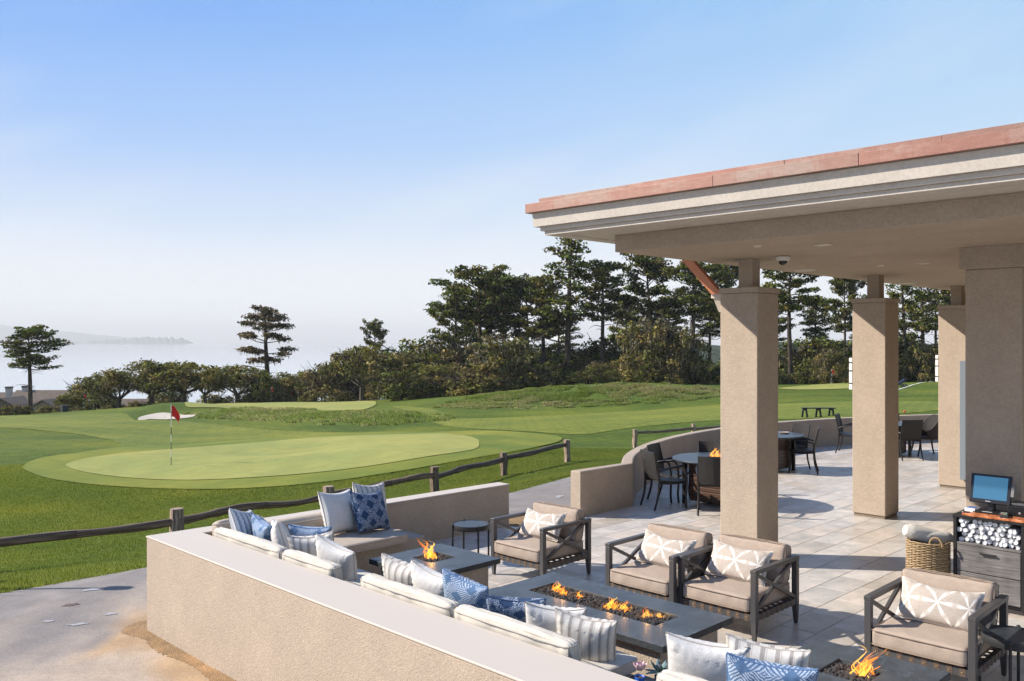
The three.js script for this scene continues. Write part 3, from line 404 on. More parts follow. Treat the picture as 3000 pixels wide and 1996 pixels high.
function rimLoop(w, d, y, r, rad = .0045) { const P = [], a = w / 2 - r, b = d / 2 - r; for (const [sx, sz, t0] of [[1, 1, 0], [-1, 1, 90], [-1, -1, 180], [1, -1, 270]]) for (let k = 0; k <= 3; k++) { const t = (t0 + k * 30) * DEG; P.push(V(sx * a + Math.cos(t) * r, y, sz * b + Math.sin(t) * r)); } return tube(P, rad, 72, 5, true); }
function cushion(name, label, cat, group, [x, y, z], [w, h, d], turn, m, pm, opt = {}) {   // y is its underside
  const c = thing(name, label, cat, [x, y + h / 2, z], turn, group), r = opt.r ?? .03, s = (pseed += 7) % 50;
  part('cover', cushionGeo(w, h, d, r, opt.bulge ?? .012, s, opt.wr ?? .004), m, c);
  part('piping', rimLoop(w - .004, d - .004, h / 2 - r * .45, r), pm, c); part('piping', rimLoop(w - .004, d - .004, -h / 2 + r * .45, r), pm, c);
  if (opt.lean) c.rotation.set(0, turn, opt.lean * DEG, 'YXZ'); return c;
}
// seat pads on the built-in benches
const SG = 'bench seat cushions';
cushion('seat_cushion', 'long pale seat cushion on the bench along the grass-side wall', 'cushion', SG, [5.37, .337, -8.34], [1.76, .095, .82], 0, seatFab, benchPipe, { r: .02 });
cushion('seat_cushion', 'pale seat cushion on the corner bench below the pillow heap', 'cushion', SG, [4.62, .337, -7.22], [.68, .095, 1.40], 0, benchFab, benchPipe, { r: .02 });
cushion('seat_cushion', 'pale seat cushion facing the long fire table, next to the low corner table', 'cushion', SG, [4.62, .337, -5.51], [.68, .095, 1.20], 0, benchFab, benchPipe, { r: .02 });
cushion('seat_cushion', 'pale seat cushion facing the long fire table, next to the potted succulents', 'cushion', SG, [4.62, .337, -4.30], [.68, .095, 1.20], 0, benchFab, benchPipe, { r: .02 });
cushion('seat_cushion', 'pale seat cushion on the bench beside the square fire table by the side table', 'cushion', SG, [4.62, .337, -2.1], [.68, .095, 2.35], 0, benchFab, benchPipe, { r: .02 });
// back cushions along the wall
const BG = 'bench back cushions';
const backs = [[-8.07, 1.34, 'cream back cushion on the long wall beside the bench corner'], [-6.93, .86, 'cream back cushion on the long wall ending at the low corner table'], [-5.52, 1.16, 'cream back cushion behind the three pillows facing the long fire table'], [-4.33, 1.16, 'cream back cushion ending by the potted succulents'], [-2.45, 1.26, 'cream back cushion beside the potted succulents, under the blue lattice pillow']];
for (const [z, L, lab] of backs) { const c = cushion('back_cushion', lab, 'cushion', BG, [4.345, .43, z], [.125, .245, L], 0, benchFab, benchPipe, { r: .045, bulge: .02, wr: .012 }); c.rotation.z = 7 * DEG; }
{ const c = cushion('back_cushion', 'grey-beige back cushion against the grass-side wall, nearest the bench corner', 'cushion', BG, [4.62, .43, -8.83], [.56, .285, .16], 0, seatFab, benchPipe, { r: .06, bulge: .01, wr: .006 }); c.rotation.x = -6 * DEG;
  const d = cushion('back_cushion', 'smooth grey-beige bolster cushion against the grass-side wall', 'cushion', BG, [5.58, .43, -8.775], [1.34, .205, .23], 0, seatFab, benchPipe, { r: .085, bulge: .006, wr: .002 }); d.rotation.x = -3 * DEG; }
// throw pillows
pillow('linen', 5.70, .685, -8.52, 12, 22, -4, 'plain oatmeal pillow beside the dark blue lattice pillow at the grass-side wall');
pillow('stripe', 6.24, .69, -8.66, 8, 14, -6, 'grey striped pillow tucked behind the dark blue lattice pillow');
pillow('blue', 6.02, .675, -8.36, 10, 24, -5, 'dark blue lattice pillow at the end of the grass-side bench', .49, .49);
pillow('stripeB', 4.540, 0.663, -8.52, 40, 24, -14, 'blue-grey striped pillow wedged in the bench corner', 0.45, 0.44, .20);
pillow('blueL', 4.580, 0.610, -8.16, 78, 20, 8, 'mid blue patterned pillow seen edge-on in the bench corner', 0.45, 0.44, .20);
pillow('linen', 4.610, 0.615, -7.90, 68, 18, -8, 'plain off-white pillow standing on its corner in the bench corner heap', 0.45, 0.45, .20);
pillow('blueL', 4.840, 0.585, -7.72, 128, 22, 2, 'pale blue patterned pillow lying behind the grey striped one in the corner', 0.45, 0.44, .20);
pillow('stripe', 4.640, 0.590, -7.38, 142, 20, -5, 'grey striped pillow leaning in the middle of the corner bench', 0.45, 0.44, .20);
pillow('linen', 4.610, 0.575, -6.92, 98, 22, 16, 'large plain off-white pillow at the end of the corner bench', 0.48, 0.47, .20);
pillow('stripe', 4.580, 0.615, -5.85, 98, 22, 8, 'grey striped pillow beside the low corner table, by the plain pillow', 0.45, 0.44, .20);
pillow('linen', 4.600, 0.605, -5.50, 92, 22, 12, 'plain off-white pillow between the striped and the blue pillow on the middle bench', 0.45, 0.44, .20);
pillow('blueL', 4.620, 0.605, -5.12, 96, 22, 12, 'blue stitched lattice pillow beside two pale pillows on the middle bench', 0.45, 0.44, .20);
pillow('blue', 4.640, 0.565, -4.60, 128, 26, 2, 'blue stitched lattice pillow half behind a plain pillow before the long fire table', 0.45, 0.44, .20);
pillow('linen', 4.720, 0.550, -4.28, 126, 24, 4, 'plain off-white pillow between the blue and the striped pillow before the long fire table', 0.45, 0.44, .20);
pillow('stripe', 4.680, 0.555, -3.95, 112, 20, 6, 'bold grey striped pillow at the bench end by the potted succulents', 0.45, 0.44, .20);
pillow('linen', 4.68, .595, -2.98, 114, 20, 4, 'plain white pillow beside the potted succulents', .50, .49, .21);
pillow('stripe', 4.84, .615, -2.66, 112, 16, 5, 'grey striped pillow behind the bright blue woven pillow', .50, .48, .21);
pillow('blueL', 4.58, .615, -2.50, 116, 20, 5, 'bright blue pillow with white stitched chevrons beside the square fire table', .50, .49, .21);

// ---------------------------------------------------------------- fire tables
const slateC = tex(512, (u, v) => { const w = fbm(u, v, 4, 4, 401), a = fbm(u + w * .3, v * 1.6 + w * .5, 7, 5, 404), b = fbm(u, v, 90, 2, 408), ve = smooth(.018, 0, Math.abs(a - .52)) * smooth(.45, .62, w), k = .275 + .13 * (a - .5) + .06 * (b - .5) + .15 * ve; return [k * .90, k * .985, k * 1.06]; }, { rep: 1.25 });
const slate = mat(lin(1, 1, 1), .40, { map: slateC, bumpMap: T.grain, bumpScale: .001 });
const slateEdge = mat(lin(.42, .42, .42), .6, { map: slateC, bumpMap: T.grain, bumpScale: .004 });
const flameO = mat(lin(.02, .01, 0), .9, { emissive: lin(1, .25, .012), emissiveIntensity: 1.25, transparent: true, opacity: .36 }), flameY = mat(lin(.02, .01, 0), .9, { emissive: lin(1, .5, .07), emissiveIntensity: 1.3, transparent: true, opacity: .42 }), flameR = mat(lin(.02, .01, 0), .9, { emissive: lin(.85, .16, .02), emissiveIntensity: 1.1, transparent: true, opacity: .25 });
function tongue(r, x, y, z, h, w, drift) {    // a curling sheet of flame
  const n = 22, P = [], I = [], ph = r() * 7, cu = (r() - .5) * 4.5, tw = r() * 3, f1 = 5 + r() * 5;
  for (let i = 0; i <= n; i++) { const t = i / n, cx = x + drift[0] * t * t + Math.sin(t * f1 + ph) * h * .2 * Math.sqrt(t), cz = z + drift[1] * t * t + Math.cos(t * f1 * .8 + ph) * h * .18 * Math.sqrt(t), cy = y + h * (t - .12 * Math.sin(t * 5 + ph) * t), wd = w * Math.pow(Math.sin(Math.PI * Math.min(1, .16 + t * .84)), .8) * (1 - .45 * t) * (.4 + 1.1 * vnoise(t * 8 + ph, ph, 64, 3)) + .001, a = tw + cu * t;
    for (let k = 0; k < 8; k++) { const b = k / 8 * 2 * Math.PI, c1 = Math.cos(b) * wd, c2 = Math.sin(b) * wd * .28, bend = c1 * c1 * 9; P.push(cx + Math.cos(a) * c1 - Math.sin(a) * (c2 + bend), cy + c1 * Math.sin(ph + t * 4) * .5, cz + Math.sin(a) * c1 + Math.cos(a) * (c2 + bend)); } }
  for (let i = 0; i < n; i++) for (let k = 0; k < 8; k++) { const a = i * 8 + k, b = i * 8 + (k + 1) % 8; I.push(a, a + 8, b, b, a + 8, b + 8); }
  const g = new THREE.BufferGeometry(); g.setAttribute('position', new THREE.Float32BufferAttribute(P, 3)); g.setAttribute('uv', new THREE.Float32BufferAttribute(new Float32Array(P.length / 3 * 2), 2)); g.setIndex(I); g.computeVertexNormals(); return clean(g);
}
function flames(parent, spots, seed) {       // spots: x, y, z, height, spread
  const r = rng(seed), A = [], B = [], C = [];
  for (const [x, y, z, h, s, dx = 0, dz = 0] of spots) for (let k = 0; k < 34; k++) { const a = r() * 6.28, q = s * Math.sqrt(r()) * (k < 8 ? .6 : 1.15), big = k < 8, hh = h * (big ? .7 + .45 * r() : .25 + .4 * r()), w = h * (big ? .078 : .052) * (.7 + .6 * r()); (k % 5 === 4 ? C : k % 2 ? B : A).push(tongue(r, x + Math.cos(a) * q, y - .01, z + Math.sin(a) * q, hh, w * (k % 2 ? .62 : 1), [dx * hh + (r() - .5) * hh * .5, dz * hh + (r() - .5) * hh * .5])); }
  const f = part('flame', A, flameO, parent); part('flame', B, flameY, parent); part('flame', C, flameR, parent);
  for (const [x, y, z, h] of spots) { const l = new THREE.PointLight(new THREE.Color(1, .5, .15), .045); l.position.set(x, y + h * .5, z); l.castShadow = true; parent.add(l); }
}
const rockM = [mat(lin(.022, .021, .022), .85), mat(lin(.045, .042, .042), .9)];
function lavaRocks(x0, x1, z0, z1, y, n, seed, s0 = .012) {
  const r = rng(seed), base = new THREE.IcosahedronGeometry(1, 1), out = [[], []];
  for (let i = 0; i < n; i++) { const g = mergeVertices(base.clone().deleteAttribute('normal').deleteAttribute('uv')), p = g.attributes.position, s = s0 * (.7 + .8 * r()); for (let k = 0; k < p.count; k++) { const f = .72 + .5 * r(); p.setXYZ(k, p.getX(k) * f, p.getY(k) * f * .85, p.getZ(k) * f); } g.rotateX(r() * 6).rotateY(r() * 6).scale(s, s, s).translate(lerp(x0 + s, x1 - s, r()), y + (r() - .3) * .014, lerp(z0 + s, z1 - s, r())); const h = g.toNonIndexed(); h.computeVertexNormals(); out[i % 2].push(muv(h)); }
  return out;
}
function fireTable(label, z0, z1, h0, h1, spots, nrock, seed) {
  const X0 = 5.207, X1 = 6.156, hx0 = 5.55, hx1 = 5.88, t = thing('fire_table', label, 'fire table', [0, 0, 0], 0, 'stone fire tables');
  const s = new THREE.Shape([[X0, z0], [X1, z0], [X1, z1], [X0, z1]].map(([x, z]) => new THREE.Vector2(x, -z))); s.holes.push(new THREE.Path([[hx0, h0], [hx0, h1], [hx1, h1], [hx1, h0]].map(([x, z]) => new THREE.Vector2(x, -z))));
  const g = new THREE.ExtrudeGeometry(s, { depth: .047, bevelEnabled: true, bevelSize: .003, bevelOffset: -.003, bevelThickness: .0025, bevelSegments: 1 }); g.rotateX(-Math.PI / 2).translate(0, .4, 0); const gm = muv(g), top = [], side = [], nr = gm.attributes.normal;
  const o = part('slab', gm, slate, t); 
  { const e = .0012; const strip = (a, b, c, d) => box(a, b, .4015, .4465, c, d); part('slab_edge', [strip(X0 - e, X0 + .004, z0 + .003, z1 - .003), strip(X1 - .004, X1 + e, z0 + .003, z1 - .003), strip(X0 + .003, X1 - .003, z0 - e, z0 + .004), strip(X0 + .003, X1 - .003, z1 - .004, z1 + e)], slateEdge, t); }
  part('base', box(X0 + .085, X1 - .085, 0, .3965, z0 + .085, z1 - .085, .006), stuccoS, t);
  part('burner_tray', [box(hx0 - .005, hx1 + .005, .397, .405, h0 - .005, h1 + .005)], mat(lin(.02, .02, .02), .6), t);
  lavaRocks(hx0, hx1, h0, h1, .425, nrock, seed).forEach((l, i) => { const q = part('lava_rocks', l, rockM[i], t); q.userData.kind = 'stuff'; });
  flames(t, spots, seed + 5); return t;
}
fireTable('square slate-topped fire table by the corner bench, with a tall curling flame', -7.245, -6.32, -6.98, -6.68, [[5.70, .43, -6.86, .19, .05, -.35, -.25]], 330, 11);
fireTable('long slate-topped fire table with a row of small flames', -5.60, -3.67, -5.345, -3.985, [[5.76, .43, -5.19, .10, .045, .1, .2], [5.70, .43, -5.07, .07, .03], [5.74, .43, -4.92, .06, .03], [5.70, .43, -4.55, .10, .05, .3, .1], [5.74, .43, -4.43, .085, .045, -.2, .2], [5.72, .43, -4.19, .07, .04, .3, -.1], [5.80, .43, -4.12, .04, .025]], 1150, 12);
fireTable('square slate-topped fire table before the lounge chair by the cabinet, flame leaning', -2.97, -2.04, -2.675, -2.355, [[5.74, .43, -2.46, .17, .065, .25, .25]], 350, 13);

// ---------------------------------------------------------------- lounge chairs
const gunmetal = mat(lin(.085, .082, .083), .42, { metalness: .35 }), leather = mat(lin(.105, .07, .05), .6), brass = mat(lin(.42, .28, .12), .4, { metalness: .9 });
function loungeChair() {
  const c = thing('lounge_chair', '', 'lounge chair', [0, 0, 0], 0, 'lounge chairs with tan cushions');
  for (const sx of [-1, 1]) for (const sz of [-1, 1]) part('leg', [box(sx * .375 - .026, sx * .375 + .026, .19, .599, sz * .38 - .026, sz * .38 + .026, .003), taper(V(sx * .375 + (sx > 0 ? .012 : .0), .006, sz * .38), V(sx * .375, .19, sz * .38), .03, .051), cyl(.013, .013, .012, 8, sx * .375 + (sx > 0 ? .012 : 0), 0, sz * .38)], gunmetal, c);
  for (const sz of [-1, 1]) {
    part('arm', box(-.403, .403, .600, .636, sz * .38 - .029, sz * .38 + .029, .004), gunmetal, c);
    part('cross_brace', [bar(V(-.349, .592, sz * .38 + .006), V(.349, .258, sz * .38 + .006), .026, .03), bar(V(-.349, .258, sz * .38 - .021), V(.349, .592, sz * .38 - .021), .026, .03)], gunmetal, c);
    part('seat_rail', box(-.349, .349, .19, .245, sz * .38 - .02, sz * .38 + .02, .003), gunmetal, c);
  }
  part('seat_rail', box(-.397, -.357, .188, .245, -.354, .354, .003), gunmetal, c); part('seat_rail', box(.357, .397, .188, .245, -.354, .354, .003), gunmetal, c); part('back_rail', box(.360, .396, .56, .598, -.354, .354, .003), gunmetal, c);
  const strap = [box(-.399, -.3955, .187, .248, -.021, .021), box(-.399, .399, .2455, .2485, -.021, .021)], sg = merge(strap), stud = clean(new THREE.SphereGeometry(.0055, 8, 6)), sx = merge([box(-.021, .021, .2492, .252, -.385, .385), box(-.021, .021, .188, .25, .4005, .4035), box(-.021, .021, .188, .25, -.4035, -.4005)]);
  for (let k = 0; k < 8; k++) { const z = -.315 + k * .09, s = part('strap', sg, leather, c); s.position.z = z; const d = part('stud', stud, brass, s); d.position.set(-.4, .217, 0); }
  for (let k = 0; k < 7; k++) { const s = part('strap', sx, leather, c); s.position.x = -.27 + k * .09; }
  const seat = part('seat_cushion', cushionGeo(.765, .142, .70, .035, .016, 7, .006), tanFab, c); seat.position.set(-.035, .326, 0);
  part('piping', rimLoop(.763, .698, .055, .035), tanPipe, seat); part('piping', rimLoop(.763, .698, -.055, .035), tanPipe, seat);
  const bk = part('back_cushion', cushionGeo(.35, .15, .70, .035, .018, 12, .006), tanFab, c); bk.position.set(.275, .565, 0); bk.rotation.z = (90 - 9) * DEG;
  part('piping', rimLoop(.348, .698, .055, .035), tanPipe, bk); part('piping', rimLoop(.348, .698, -.055, .035), tanPipe, bk);
  return c;
}
{
  const c = loungeChair(), spots = [[7.235, -6.77, 0, 'tan lounge chair by the small round table and the gap in the walls'], [7.205, -5.085, 0, 'tan lounge chair beside another one, its back clear of the column'], [7.29, -4.29, 0, 'tan lounge chair with its back to the column, facing the long fire table'], [7.25, -2.51, .01, 'tan lounge chair before the grey cabinet and basket']];
  spots.forEach(([x, z, a, l], i) => { if (i) dup(c, [x, 0, z], a, l); else { c.position.set(x, 0, z); c.rotation.y = a; c.userData.label = l; } });
  const pl = ['by the round side table', 'next to the other paired chair', 'whose back is to the column', 'before the grey cabinet'];
  spots.forEach(([x, z], i) => pillow('star', x + .04, .555, z - .02 + (i % 2) * .03, -92 + i * 3, 30, [3, -2, -2, -3][i], 'beige starburst lumbar pillow on the lounge chair ' + pl[i], .61, .335, .17));
}
// ---------------------------------------------------------------- round side tables, low tables between the benches, succulents
function sideTable() {
  const t = thing('side_table', '', 'side table', [0, 0, 0], 0, 'round side tables'), dk = mat(lin(.03, .03, .032), .5, { metalness: .3 });
  part('table_top', cyl(.212, .212, .012, 44, 0, .436, 0), mat(lin(.62, .62, .62), .35, { map: slateC }), t);
  part('rim', clean(new THREE.LatheGeometry([[.213, .395], [.224, .395], [.224, .452], [.213, .452], [.213, .395]].map(([x, y]) => new THREE.Vector2(x, y)), 44)), dk, t);
  for (let k = 0; k < 4; k++) { const a = k * Math.PI / 2 + .35, x = Math.cos(a) * .232, z = Math.sin(a) * .232; const l = part('leg', [cyl(.011, .013, .435, 10, x, 0, z)], dk, t); part('knob', clean(new THREE.SphereGeometry(.016, 10, 8).translate(x, .45, z)), dk, l); }
  return t;
}
{ const s = sideTable(); s.position.set(7.07, 0, -7.77); s.userData.label = 'small round dark table before the low wall'; dup(s, [7.27, 0, -1.96], .5, 'small round dark table beside the lounge chair by the cabinet'); }
const blueStone = mat(lin(.55, .60, .66), .45, { map: slateC });
for (const [z0, z1, l] of [[-6.485, -6.125, 'low blue-grey corner table between the corner bench and the middle bench'], [-3.665, -3.315, 'low blue-grey table holding the potted succulents']]) { const t = thing('bench_table', l, 'table', [0, 0, 0], 0, 'low tables between the benches'); part('slab', box(4.262, 4.90, .305, .345, z0, z1, .004), blueStone, t); part('base', box(4.27, 4.82, 0, .304, z0 + .04, z1 - .04, .004), stuccoS, t); }
function leafGeo(L, w, cup, curl) { const n = 8, P = [], U = [], I = []; for (let i = 0; i <= n; i++) { const t = i / n, wd = w * Math.pow(Math.sin(Math.PI * Math.min(.97, .12 + t * .86)), .75), y = curl * t * t * L, x = t * L; for (const s of [-1, -.5, 0, .5, 1]) { P.push(x, y + cup * w * s * s, s * wd); U.push(s, t); } } for (let i = 0; i < n; i++) for (let k = 0; k < 4; k++) { const a = i * 5 + k; I.push(a, a + 1, a + 5, a + 1, a + 6, a + 5); } const g = new THREE.BufferGeometry(); g.setAttribute('position', new THREE.Float32BufferAttribute(P, 3)); g.setAttribute('uv', new THREE.Float32BufferAttribute(U, 2)); g.setIndex(I); g.computeVertexNormals(); return g; }
function potPlant(label, x, y, z, potM, potR, potH, rows, leafMs, seed) {
  const r = rng(seed), p = thing('potted_plant', label, 'plant', [x, y, z], 0);
  part('pot', clean(new THREE.LatheGeometry([[0, .004], [potR * .74, 0], [potR, potH], [potR * .9, potH], [potR * .86, potH - .012], [0, potH - .012]].map(([a, b]) => new THREE.Vector2(a, b)), 24)), potM, p);
  part('soil', cyl(potR * .85, potR * .85, .004, 16, 0, potH - .014, 0), mat(lin(.06, .04, .025), .95), p);
  rows.forEach(([n, L, w, el, cup, curl, h, mi], k) => { const g = leafGeo(L, w, cup, curl); for (let i = 0; i < n; i++) { const o = part('leaf', g, leafMs[mi], p); o.position.y = potH + h; o.rotation.set(0, i / n * 2 * Math.PI + k * .7 + r() * .25, (el + (r() - .5) * 10) * DEG, 'YXZ'); } });
}
const two = { side: THREE.DoubleSide };
potPlant('pink rosette succulent in a bright blue pot', 4.70, .346, -3.50, mat(lin(.03, .12, .5), .25), .034, .075, [[8, .062, .021, 18, .35, .5, .035, 0], [8, .052, .019, 40, .35, .4, .038, 0], [6, .042, .015, 60, .35, .3, .04, 1], [5, .028, .011, 76, .35, .2, .042, 1]], [mat(lin(.58, .42, .46), .6, two), mat(lin(.62, .26, .38), .6, two)], 31);
potPlant('dusky blue-green leafy succulent in a teal pot', 4.79, .346, -3.405, mat(lin(.06, .17, .20), .35), .036, .08, [[7, .10, .021, 16, -.3, -.25, .025, 0], [6, .085, .02, 42, -.3, .1, .03, 0], [4, .05, .014, 66, .2, .2, .03, 1]], [mat(lin(.10, .17, .17), .6, two), mat(lin(.14, .12, .17), .6, two)], 32);
potPlant('small green succulent in a dark pot beside the striped pillow', 4.68, .346, -6.27, mat(lin(.08, .07, .07), .5), .045, .09, [[9, .06, .016, 20, .3, .3, .02, 0], [8, .055, .015, 45, .3, .3, .03, 0], [6, .045, .012, 68, .3, .2, .035, 0]], [mat(lin(.07, .12, .035), .6, two)], 33);

// ---------------------------------------------------------------- dining sets
const wickC = tex(256, (u, v) => { const a = Math.abs(Math.sin(u * Math.PI * 22)), b = Math.abs(Math.sin(v * Math.PI * 30 + Math.floor(u * 22) * 1.57)); return .25 + .45 * a + .3 * b; }, { colour: false, rep: .22 });
const wicker = mat(lin(.014, .011, .010), .42, { bumpMap: wickC, bumpScale: .006 }), darkAl = mat(lin(.010, .008, .0075), .45), seatW = mat(lin(.014, .012, .012), .42, { bumpMap: rerep(wickC, .12), bumpScale: .003 });
function curvedPanel(fn, nu, nv, th) { // fn(u,v) -> point; a panel with thickness along its normals
  const P = [], I = [], pts = []; for (let j = 0; j <= nv; j++) for (let i = 0; i <= nu; i++) pts.push(fn(i / nu, j / nv));
  const N = pts.map((p, k) => { const i = k % (nu + 1), j = Math.floor(k / (nu + 1)), a = fn(Math.min(1, i / nu + .01), j / nv).sub(fn(Math.max(0, i / nu - .01), j / nv)), b = fn(i / nu, Math.min(1, j / nv + .01)).sub(fn(i / nu, Math.max(0, j / nv - .01))); return a.cross(b).normalize(); });
  const g = []; for (const s of [1, -1]) { const Q = pts.map((p, k) => p.clone().addScaledVector(N[k], s * th / 2)), idx = []; for (let j = 0; j < nv; j++) for (let i = 0; i < nu; i++) { const a = j * (nu + 1) + i, b = a + 1, c = a + nu + 1, d = c + 1; s > 0 ? idx.push(a, b, c, b, d, c) : idx.push(a, c, b, b, c, d); } const q = new THREE.BufferGeometry().setFromPoints(Q); q.setIndex(idx); q.computeVertexNormals(); g.push(muv(q)); }
  const rimI = []; for (let i = 0; i < nu; i++) rimI.push([i, i + 1], [nv * (nu + 1) + i + 1, nv * (nu + 1) + i]); for (let j = 0; j < nv; j++) rimI.push([(j + 1) * (nu + 1), j * (nu + 1)], [j * (nu + 1) + nu, (j + 1) * (nu + 1) + nu]);
  const R = []; for (const [a, b] of rimI) { const q = (k, s) => pts[k].clone().addScaledVector(N[k], s * th / 2), A = q(a, 1), B = q(b, 1), C = q(a, -1), D = q(b, -1); R.push(A, C, B, B, C, D); }
  const q = new THREE.BufferGeometry().setFromPoints(R); q.computeVertexNormals(); g.push(muv(q)); return merge(g);
}
function diningChair(name) {   // faces +x
  const c = thing(name, '', 'chair', [0, 0, 0], 0, 'dark wicker dining chairs');
  part('backrest', curvedPanel((u, v) => V(-.225 - .085 * v - .05 * Math.cos((u - .5) * 2.6) * .6, .47 + .43 * v, (u - .5) * (.45 + .035 * v)), 8, 6, .024), wicker, c);
  part('seat', curvedPanel((u, v) => V(-.23 + .47 * v, .435 + .018 * Math.sin(v * 3.6 + 2.2), (u - .5) * .47), 6, 6, .035), seatW, c);
  for (const s of [-1, 1]) {
    part('leg', limb([V(-.315, .90, s * .235), V(-.25, .62, s * .236), V(-.235, .42, s * .237), V(-.255, .2, s * .24), V(-.315, 0, s * .245)], [.013, .017, .019, .018, .016], 6), darkAl, c);
    part('leg', limb([V(.205, .645, s * .265), V(.235, .5, s * .262), V(.235, .3, s * .255), V(.225, .12, s * .25), V(.24, 0, s * .25)], [.017, .018, .019, .018, .016], 6), darkAl, c);
    part('arm', limb([V(-.245, .60, s * .245), V(-.1, .645, s * .268), V(.08, .675, s * .275), V(.17, .675, s * .272), V(.208, .635, s * .265)], [.014, .019, .02, .02, .016], 6), darkAl, c);
    part('seat_rail', limb([V(-.235, .415, s * .236), V(0, .405, s * .246), V(.235, .415, s * .256)], [.015, .015], 5), darkAl, c);
  }
  return c;
}
function tubChair() {
  const c = thing('wicker_tub_chair', 'rounded dark wicker tub chair with sweeping arms at the far dining table', 'chair', [0, 0, 0], 0);
  part('shell', curvedPanel((u, v) => { const a = (u - .5) * 3.9, top = lerp(.93, .60, smooth(.35, 1.0, Math.abs(u - .5) * 2)), y = lerp(.40, top, v), k = 1 + .13 * v; return V(-.02 - Math.cos(a) * .27 * k, y, Math.sin(a) * .29 * k); }, 18, 6, .03), mat(lin(.03, .024, .021), .5, { bumpMap: wickC, bumpScale: .006 }), c);
  part('seat', cyl(.27, .27, .05, 20, 0, .39, 0), seatW, c);
  for (const [x, z] of [[.2, .2], [.2, -.2], [-.2, .2], [-.2, -.2]]) part('leg', limb([V(x, .4, z), V(x * 1.1, .2, z * 1.05), V(x * 1.35, 0, z * 1.15)], [.022, .02, .016], 6), darkAl, c);
  return c;
}
function diningTable(label, x, z, lit, seed) {
  const t = thing('fire_dining_table', label, 'table', [x, 0, z], 0, 'round dining tables'), R = .70;
  const top = new THREE.LatheGeometry([[.16, .735], [.16, .705], [R - .02, .705], [R, .715], [R, .733], [R - .006, .742], [.16, .742], [.16, .735]].map(([a, b]) => new THREE.Vector2(a, b)), 64); part('table_top', clean(top), mat(lin(.72, .78, .84), .38, { map: slateC }), t);
  part('burner_bowl', clean(new THREE.LatheGeometry([[0, .70], [.159, .70], [.159, .738], [.172, .752], [.185, .744]].map(([a, b]) => new THREE.Vector2(a, b)), 32)), mat(lin(.1, .09, .085), .5), t);
  lavaRocks(-.11, .11, -.11, .11, .735, 90, seed, .016).forEach((l, i) => { const q = part('lava_rocks', l, rockM[i], t); q.userData.kind = 'stuff'; });
  const b = part('base', box(-.30, .30, .05, .70, -.30, .30, .01), mat(lin(.05, .027, .018), .4), t);
  for (let k = 0; k < 8; k++) { const y = .08 + k * .075; part('slat', box(-.305, .305, y, y + .058, -.305, .305, .004), mat(lin(.095, .05, .033), .38, { map: rerep(T.stuccoC, .5) }), b); }
  for (const [a, c] of [[1, 1], [1, -1], [-1, 1], [-1, -1]]) part('leg', box(a * .36 - .03, a * .36 + .03, 0, .705, c * .36 - .03, c * .36 + .03, .004), darkAl, t);
  if (lit) flames(t, [[0, .745, 0, .15, .09]], seed + 2); return t;
}
const DT = [[12.39, -7.70], [16.33, -8.915], [20.46, -8.15]];
diningTable('round blue-grey dining table with a lit burner, partly behind the first column', ...DT[0], true, 51);
diningTable('round blue-grey dining table between the first two columns', ...DT[1], false, 52);
diningTable('round blue-grey dining table beside the middle column', ...DT[2], false, 53);
{
  const c0 = diningChair('dining_chair'); let first = true;
  for (const [x, z, tx, tz, l] of [
    [11.58, -8.12, 12.39, -7.70, 'dark wicker chair beside the low wall end, side-on at the lit table'], [12.22, -8.46, 12.39, -7.70, 'dark wicker chair against the curved wall, behind the side-on chair'],
    [11.72, -7.30, 12.39, -7.70, 'dark wicker chair before the lit table, its back half hidden by the column'], [12.93, -8.08, 12.39, -7.70, 'dark wicker chair on the far side of the lit table, flames in front'],
    [16.60, -8.33, 16.33, -8.915, 'dark wicker chair pulled up beside the table between the columns, back turned'], [16.86, -8.72, 16.33, -8.915, 'dark wicker chair just behind the back-turned chair between the columns'], [16.55, -9.55, 16.33, -8.915, 'dark wicker chair near the curved wall, at the table between the columns'],
    [20.25, -8.92, 20.46, -8.15, 'dark wicker chair peeping out beside the middle column, by the wall'], [20.06, -7.62, 20.46, -8.15, 'dark wicker chair with ribbed back standing against the middle column'], [21.15, -8.42, 20.46, -8.15, 'dark wicker armchair across the far dining table, by the curved wall'],
  ]) { const turn = Math.atan2(-(tz - z), tx - x); if (first) { c0.position.set(x, 0, z); c0.rotation.y = turn; c0.userData.label = l; first = false; } else dup(c0, [x, 0, z], turn, l); }
  const t = tubChair(); t.position.set(21.02, 0, -7.50); t.rotation.y = Math.atan2(.65, -.56);
  const bowl = thing('ash_dish', 'small round dish on the table between the columns', 'dish', [16.62, .7425, -8.72]); part('bowl', clean(new THREE.LatheGeometry([[0, .004], [.08, 0], [.1, .03], [.092, .03], [.075, .008], [0, .008]].map(([a, b]) => new THREE.Vector2(a, b)), 24)), mat(lin(.45, .36, .3), .5), bowl);
}
